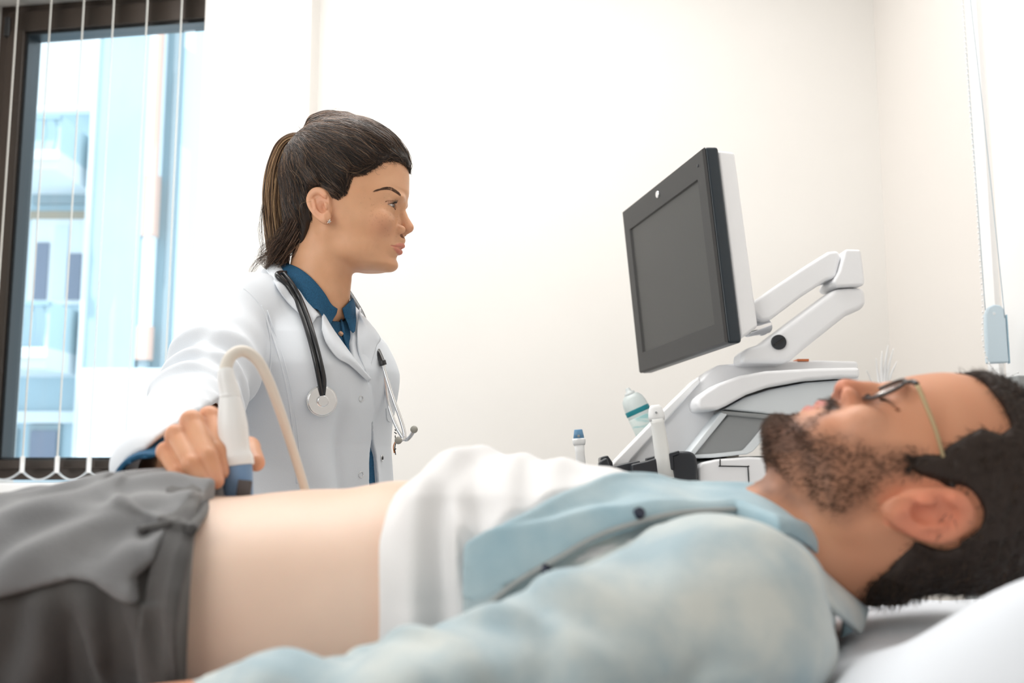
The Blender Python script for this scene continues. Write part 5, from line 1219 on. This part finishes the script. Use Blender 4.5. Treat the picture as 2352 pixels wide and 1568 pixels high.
cab = [ax(.01), W(519, 880, PY), W(519, 845, PY+.002), W(532, 816, PY+.008), W(560, 806, PY+.016), W(590, 826, PY+.024), W(614, 868, PY+.035), W(640, 935, PY+.055), W(667, 1015, PY+.085), W(697, 1112, PY+.125), W(712, 1170, PY+.15), W(730, 1260, PY+.17), W(740, 1380, PY+.2)]
CB = mat('cream_cable', (.74, .69, .62), .45)
tube('cable', cab, [.0068, .0066, .0062, .0060, .0058, .0054, .0052, .0050, .0050, .0050, .0050], CB, pr, 10, 16)
tube('strain_relief', [ax(.03), ax(-.02), W(520, 868, PY), W(518, 848, PY+.001)], [.0105, .0098, .0088, .0074], PW, pr, 8, 20)
# ---------------------------------------------------------------- ultrasound machine
um = empty('ultrasound_machine', W(1700, 1081, 1.95)*np.array([1, 1, 0]), 'white ultrasound machine with a grey monitor on a jointed arm behind the patient', 'ultrasound machine')
PWm, PB, PG, PD = M_['plastic_white'], M_['plastic_bluewhite'], M_['plastic_grey'], M_['plastic_dark']
def pp(pts, Y): return [W(a, b, Y) for a, b in pts]
def pr_(name, pts, Y, d, m, bev=.006, par=um, seg=4): return prism(name, pp(pts, Y), (0, d, 0), m, par, bev, seg)
# monitor: near edge towards the camera, screen facing the doctor
ew = np.array([-.104, .400, -.015]); Wm = .425; ew /= np.linalg.norm(ew); nn = np.array([-ew[1], ew[0], 0]); nn /= np.linalg.norm(nn); nn = -nn if nn[0] > 0 else nn
tl = math.radians(4.6); nf = nn*math.cos(tl)-np.array([0, 0, math.sin(tl)]); nf -= ew*(nf @ ew); nf /= np.linalg.norm(nf); uu = np.cross(nf, ew); uu = uu if uu[2] > 0 else -uu
Hm = .374; NM = W(1646, 559, 1.80); R_ = Matrix(((ew[0], nf[0], uu[0]), (ew[1], nf[1], uu[1]), (ew[2], nf[2], uu[2])))
def mp_(w, d, u): return NM+ew*w+nf*d+uu*u    # w across, d out of the screen, u up
mon = prism('monitor', [mp_(0, 0, -Hm/2), mp_(Wm, 0, -Hm/2), mp_(Wm, 0, Hm/2), mp_(0, 0, Hm/2)], -nf*.028, M_['bezel_side'], um, .006, 3)
sw0, sw1, su0, su1 = .036, Wm-.034, -Hm/2+.042, Hm/2-.052
bm = bmesh.new()
o4 = [mp_(.001, .0, -Hm/2+.001), mp_(Wm-.001, .0, -Hm/2+.001), mp_(Wm-.001, .0, Hm/2-.001), mp_(.001, .0, Hm/2-.001)]; O4 = [p+nf*.005 for p in [mp_(.004, .0, -Hm/2+.004), mp_(Wm-.004, .0, -Hm/2+.004), mp_(Wm-.004, .0, Hm/2-.004), mp_(.004, .0, Hm/2-.004)]]
I4 = [mp_(sw0, .005, su0), mp_(sw1, .005, su0), mp_(sw1, .005, su1), mp_(sw0, .005, su1)]; J4 = [mp_(sw0+.005, -.004, su0+.005), mp_(sw1-.005, -.004, su0+.005), mp_(sw1-.005, -.004, su1-.005), mp_(sw0+.005, -.004, su1-.005)]
rings = [[bm.verts.new(p) for p in q] for q in (o4, O4, I4, J4)]
for A, B in zip(rings, rings[1:]):
    for j in range(4): bm.faces.new((A[j], A[(j+1) % 4], B[(j+1) % 4], B[j]))
bmesh.ops.recalc_face_normals(bm, faces=bm.faces)
bz = from_bm('bezel', bm, M_['bezel'], mon, False)
prism('screen', [mp_(sw0, .0012, su0), mp_(sw1, .0012, su0), mp_(sw1, .0012, su1), mp_(sw0, .0012, su1)], -nf*.006, M_['screen'], mon, 0)
cyl('power_button', mp_(Wm*.52, .004, Hm/2-.024), mp_(Wm*.52, .0075, Hm/2-.024), .0075, M_['chrome'], mon); cyl('status_light', mp_(.028, .004, Hm/2-.028), mp_(.028, .0062, Hm/2-.028), .003, PD, mon)
bk = [mp_(.006, -.028, -Hm/2+.006), mp_(Wm-.006, -.028, -Hm/2+.006), mp_(Wm-.006, -.028, Hm/2-.004), mp_(.006, -.028, Hm/2-.004)]; bk2 = [mp_(.012, -.072, -Hm/2+.030), mp_(Wm-.012, -.072, -Hm/2+.030), mp_(Wm-.012, -.068, Hm/2-.006), mp_(.012, -.068, Hm/2-.006)]
bm = bmesh.new(); A = [bm.verts.new(p) for p in bk]; B = [bm.verts.new(p) for p in bk2]; bm.faces.new(A); bm.faces.new(B[::-1])
for j in range(4): bm.faces.new((A[j], B[j], B[(j+1) % 4], A[(j+1) % 4]))
bmesh.ops.recalc_face_normals(bm, faces=bm.faces); bevel(from_bm('back_cover', bm, PWm, mon, True), .007, 4)
# arm
YA_ = 1.86
cyl('hinge', W(1712, 758, 1.88), W(1764, 748, 1.90), .014, M_['chrome'], um); cyl('hinge', W(1728, 712, 1.89), W(1756, 764, 1.91), .012, M_['chrome'], um)
box('hinge_bracket', W(1736, 748, 1.915), (.030, .05, .028), M_['chrome'], um, Euler((0, .4, 0)).to_matrix(), .004)
pr_('upper_arm', [(1727, 694), (1775, 660), (1850, 610), (1903, 577), (1926, 574), (1933, 590), (1922, 636), (1898, 644), (1840, 682), (1768, 736), (1748, 737), (1730, 715)], YA_, .075, PWm, .011)
pr_('elbow_joint', [(1942, 571), (1978, 572), (1982, 600), (1987, 640), (1986, 655), (1922, 658), (1913, 648), (1928, 622)], YA_-.01, .095, PWm, .010)
pr_('lower_arm', [(1917, 663), (1950, 660), (1987, 660), (1992, 698), (1978, 710), (1948, 722), (1925, 740), (1850, 800), (1810, 834), (1700, 834), (1703, 812), (1712, 800), (1748, 789), (1780, 765), (1860, 705), (1905, 672)], YA_, .075, PWm, .011)
kn = W(1788, 786, YA_); cyl('knob', kn+np.array([0, -.006, 0]), kn+np.array([0, .01, 0]), .0142, PD, um, None, 40); box('knob_slot', kn+np.array([0, -.007, 0]), (.022, .003, .0035), M_['black_rubber'], um, Euler((0, -.6, 0)).to_matrix())
# console
pr_('console', [(1416, 1068), (1516, 966), (1604, 878), (1626, 854), (1650, 838), (1720, 831), (1880, 827), (1972, 829), (1976, 900), (1700, 960), (1662, 946), (1580, 1050), (1545, 1084), (1420, 1084)], 1.93, .13, PWm, .014, seg=5)
pr_('front_trim', [(1402, 1072), (1416, 1054), (1526, 940), (1592, 875), (1606, 864), (1610, 876), (1545, 950), (1450, 1056), (1440, 1072)], 1.915, .05, mat('bright_white_plastic', (.88, .89, .90), .25), .004)
pr_('rail', [(1602, 928), (1603, 914), (1616, 902), (1650, 880), (1700, 862), (1760, 851), (1870, 845), (1976, 843), (1976, 868), (1930, 867), (1850, 873), (1768, 888), (1715, 906), (1668, 932), (1650, 940), (1625, 941), (1606, 943)], 1.84, .12, PWm, .007)
pr_('side_panel', [(1662, 940), (1712, 912), (1768, 894), (1850, 878), (1930, 872), (1976, 872), (1976, 900), (1925, 962), (1800, 956), (1750, 949)], 1.868, .08, PB, .005)
pr_('panel_trim', [(1655, 942), (1750, 950), (1800, 957), (1925, 963), (1920, 972), (1790, 966), (1740, 960), (1660, 952)], 1.862, .09, PG, .003)
pr_('underside', [(1674, 950), (1786, 962), (1768, 970), (1748, 990), (1724, 1022), (1706, 1040), (1640, 1047), (1584, 1049)], 1.872, .18, PG, .004)
pr_('underside_edge', [(1786, 960), (1802, 962), (1768, 995), (1730, 1036), (1716, 1043), (1640, 1051), (1583, 1053), (1588, 1044), (1640, 1041), (1706, 1034), (1724, 1014), (1752, 980)], 1.866, .19, PB, .003)
pr_('column_strip', [(1656, 946), (1674, 948), (1591, 1050), (1574, 1050)], 1.862, .2, PB, .003)
pr_('base_neck', [(1667, 1040), (1698, 1040), (1698, 1062), (1667, 1062)], 1.90, .12, mat('ivory_plastic', (.78, .74, .68), .4), .003)
pr_('rear_frame', [(1560, 1052), (1764, 1046), (1850, 1050), (1850, 1150), (1560, 1150)], 2.02, .10, PG, .005)
pr_('base_housing', [(1604, 1072), (1612, 1062), (1650, 1054), (1720, 1049), (1790, 1052), (1830, 1060), (1842, 1080), (1842, 1300), (1604, 1300)], 1.84, .2, PWm, .016, seg=5)
tube('panel_line', [W(a, b, 1.8385) for a, b in [(1654, 1054), (1654, 1069), (1656, 1070), (1716, 1071), (1718, 1073), (1720, 1114), (1718, 1117), (1682, 1116)]], .0011, M_['black_rubber'], um, 3, 6)
pr_('orange_label', [(1832, 824), (1858, 824), (1858, 829), (1832, 829)], 1.93, .03, mat('orange_print', (.75, .22, .08), .5), 0)
# probe holders
pr_('probe_holder', [(1379, 1050), (1396, 1045), (1408, 1062), (1408, 1085), (1379, 1085)], 1.87, .05, PD, .003)
pr_('probe_holder', [(1376, 1060), (1394, 1050), (1402, 1072), (1398, 1090), (1376, 1090)], 1.84, .03, PD, .004)
pr_('probe_holder', [(1412, 1070), (1440, 1063), (1470, 1057), (1478, 1100), (1412, 1100)], 1.84, .08, PD, .003)
pr_('probe_holder', [(1450, 1066), (1486, 1058), (1512, 1050), (1524, 1100), (1450, 1100)], 1.82, .03, PD, .004)
pr_('probe_holder', [(1486, 1052), (1513, 1045), (1520, 1075), (1490, 1080)], 1.86, .03, PD, .002)
pr_('probe_holder', [(1540, 1045), (1562, 1036), (1588, 1036), (1600, 1046), (1603, 1070), (1603, 1130), (1548, 1130)], 1.82, .09, PD, .008)
pr_('probe_holder', [(1537, 1041), (1560, 1034), (1562, 1042), (1546, 1048), (1548, 1080), (1541, 1078)], 1.815, .02, PD, .002)
pr_('holder_rail', [(1310, 1110), (1600, 1110), (1600, 1135), (1310, 1135)], 1.87, .05, PD, .004)
bx = W(1700, 1100, 1.95)
box('column', (bx[0], 1.97, .55), (.20, .24, .80), PWm, um, bev=.03); box('base', (bx[0], 1.93, .13), (.46, .62, .10), PWm, um, bev=.03)
for sx in (-.18, .18):
    for sy in (-.24, .24): cyl('caster', (bx[0]+sx-.012, 1.93+sy, .045), (bx[0]+sx+.012, 1.93+sy, .045), .045, PD, um)
# probes resting in the holders
p2 = empty('ultrasound_probe', W(1528, 1090, 1.85), 'all-white ultrasound probe standing in the dark holder against the white console', 'ultrasound probe', 'ultrasound probes')
Yq = 1.825; s_ = Yq/2287.
def axl(a, b, Y): return lambda t: W(a[0], a[1], Y)*(1-t)+W(b[0], b[1], Y)*t
f_ = axl((1504, 930), (1530, 1100), Yq)
lath('head', [(f_(t), w*s_, w*s_*.6) for t, w in ((0, 9), (.01, 12), (.05, 15.5), (.13, 18.5), (.16, 19), (.21, 18))], PW, p2)
lath('handle', [(f_(t), w*s_, w*s_*.7) for t, w in ((.19, 17), (.25, 15.5), (.45, 16.5), (.7, 18), (1.0, 19))], mat('probe_ivory', (.80, .81, .79), .3), p2)
cyl('marker_dot', W(1507, 947, Yq-.0085), W(1507, 947, Yq-.0112), .0020, M_['plastic_grey'], p2, n=16)
p3 = empty('ultrasound_probe', W(1332, 1100, 1.87), 'smaller ultrasound probe with a blue head, standing apart left of the console', 'ultrasound probe', 'ultrasound probes')
Yq = 1.86; s_ = Yq/2287.; f_ = axl((1328, 986), (1338, 1115), Yq)
lath('head', [(f_(t), w*s_, w*s_*.6) for t, w in ((0, 8.5), (.01, 9.5), (.08, 11), (.17, 13))], mat('probe_blue_head', (.12, .27, .44), .4), p3)
lath('collar', [(f_(t), w*s_, w*s_*.65) for t, w in ((.16, 14.5), (.19, 15.5), (.24, 15), (.28, 13))], PW, p3)
lath('handle', [(f_(t), w*s_, w*s_*.7) for t, w in ((.26, 12), (.4, 10.5), (.7, 11.5), (1., 13))], PW, p3)
cyl('marker_dot', W(1329, 1001, Yq-.0075), W(1329, 1001, Yq-.0105), .0024, M_['plastic_grey'], p3, n=16)
# gel bottle tilted behind the console
gb = empty('gel_bottle', W(1500, 1040, 2.1), 'translucent gel bottle with a teal band, leaning behind the white probe', 'bottle')
Yg = 2.12; s_ = Yg/2287.; f_ = axl((1447, 905), (1512, 1045), Yg)
GBm = mat('milky_plastic', (.80, .87, .86), .3, trans=.35)
lath('bottle_body', [(f_(t), w*s_, w*s_*.8) for t, w in ((0.0, 12), (.02, 18), (.08, 25), (.16, 28), (.3, 28.5), (1.0, 27))], GBm, gb, sup=2.1)
lath('nozzle', [(f_(t), w*s_, w*s_) for t, w in ((-.10, 4), (-.08, 6), (-.04, 7), (-.03, 12), (.02, 13))], mat('clear_cap', (.85, .90, .90), .25, trans=.4), gb, sup=2)
TE = mat('teal_print', (.0, .20, .24), .5); lath('teal_band', [(f_(t), w*s_, w*s_*.8) for t, w in ((.235, 28.7), (.245, 29.1), (.30, 29.1), (.31, 28.7))], TE, gb, sup=2.1)
m, N, L, b_ = newmat('gel_label'); tc = N.new('ShaderNodeTexCoord'); nz = N.new('ShaderNodeTexNoise'); nz.inputs['Scale'].default_value = 42; nz.inputs['Detail'].default_value = 2; mpn = N.new('ShaderNodeMapping'); mpn.inputs['Rotation'].default_value = (0, -.5, 0); mpn.inputs['Scale'].default_value = (.5, .5, 1.6); L.new(tc.outputs['Object'], mpn.inputs[0]); L.new(mpn.outputs[0], nz.inputs['Vector'])
rp = N.new('ShaderNodeValToRGB'); rp.color_ramp.elements[0].position = .46; rp.color_ramp.elements[1].position = .58; rp.color_ramp.elements[0].color = (.72, .80, .77, 1); rp.color_ramp.elements[1].color = (.34, .60, .60, 1); L.new(nz.outputs['Fac'], rp.inputs[0]); L.new(rp.outputs[0], b_.inputs['Base Color']); b_.inputs['Roughness'].default_value = .4
lath('label', [(f_(t), w*s_, w*s_*.8) for t, w in ((.36, 28.6), (.37, 28.9), (.9, 27.8), (.91, 27.4))], m, gb, sup=2.1)
pr_('bottle_holder', [(1480, 1030), (1545, 1030), (1545, 1100), (1480, 1100)], 2.08, .09, PD, .004)
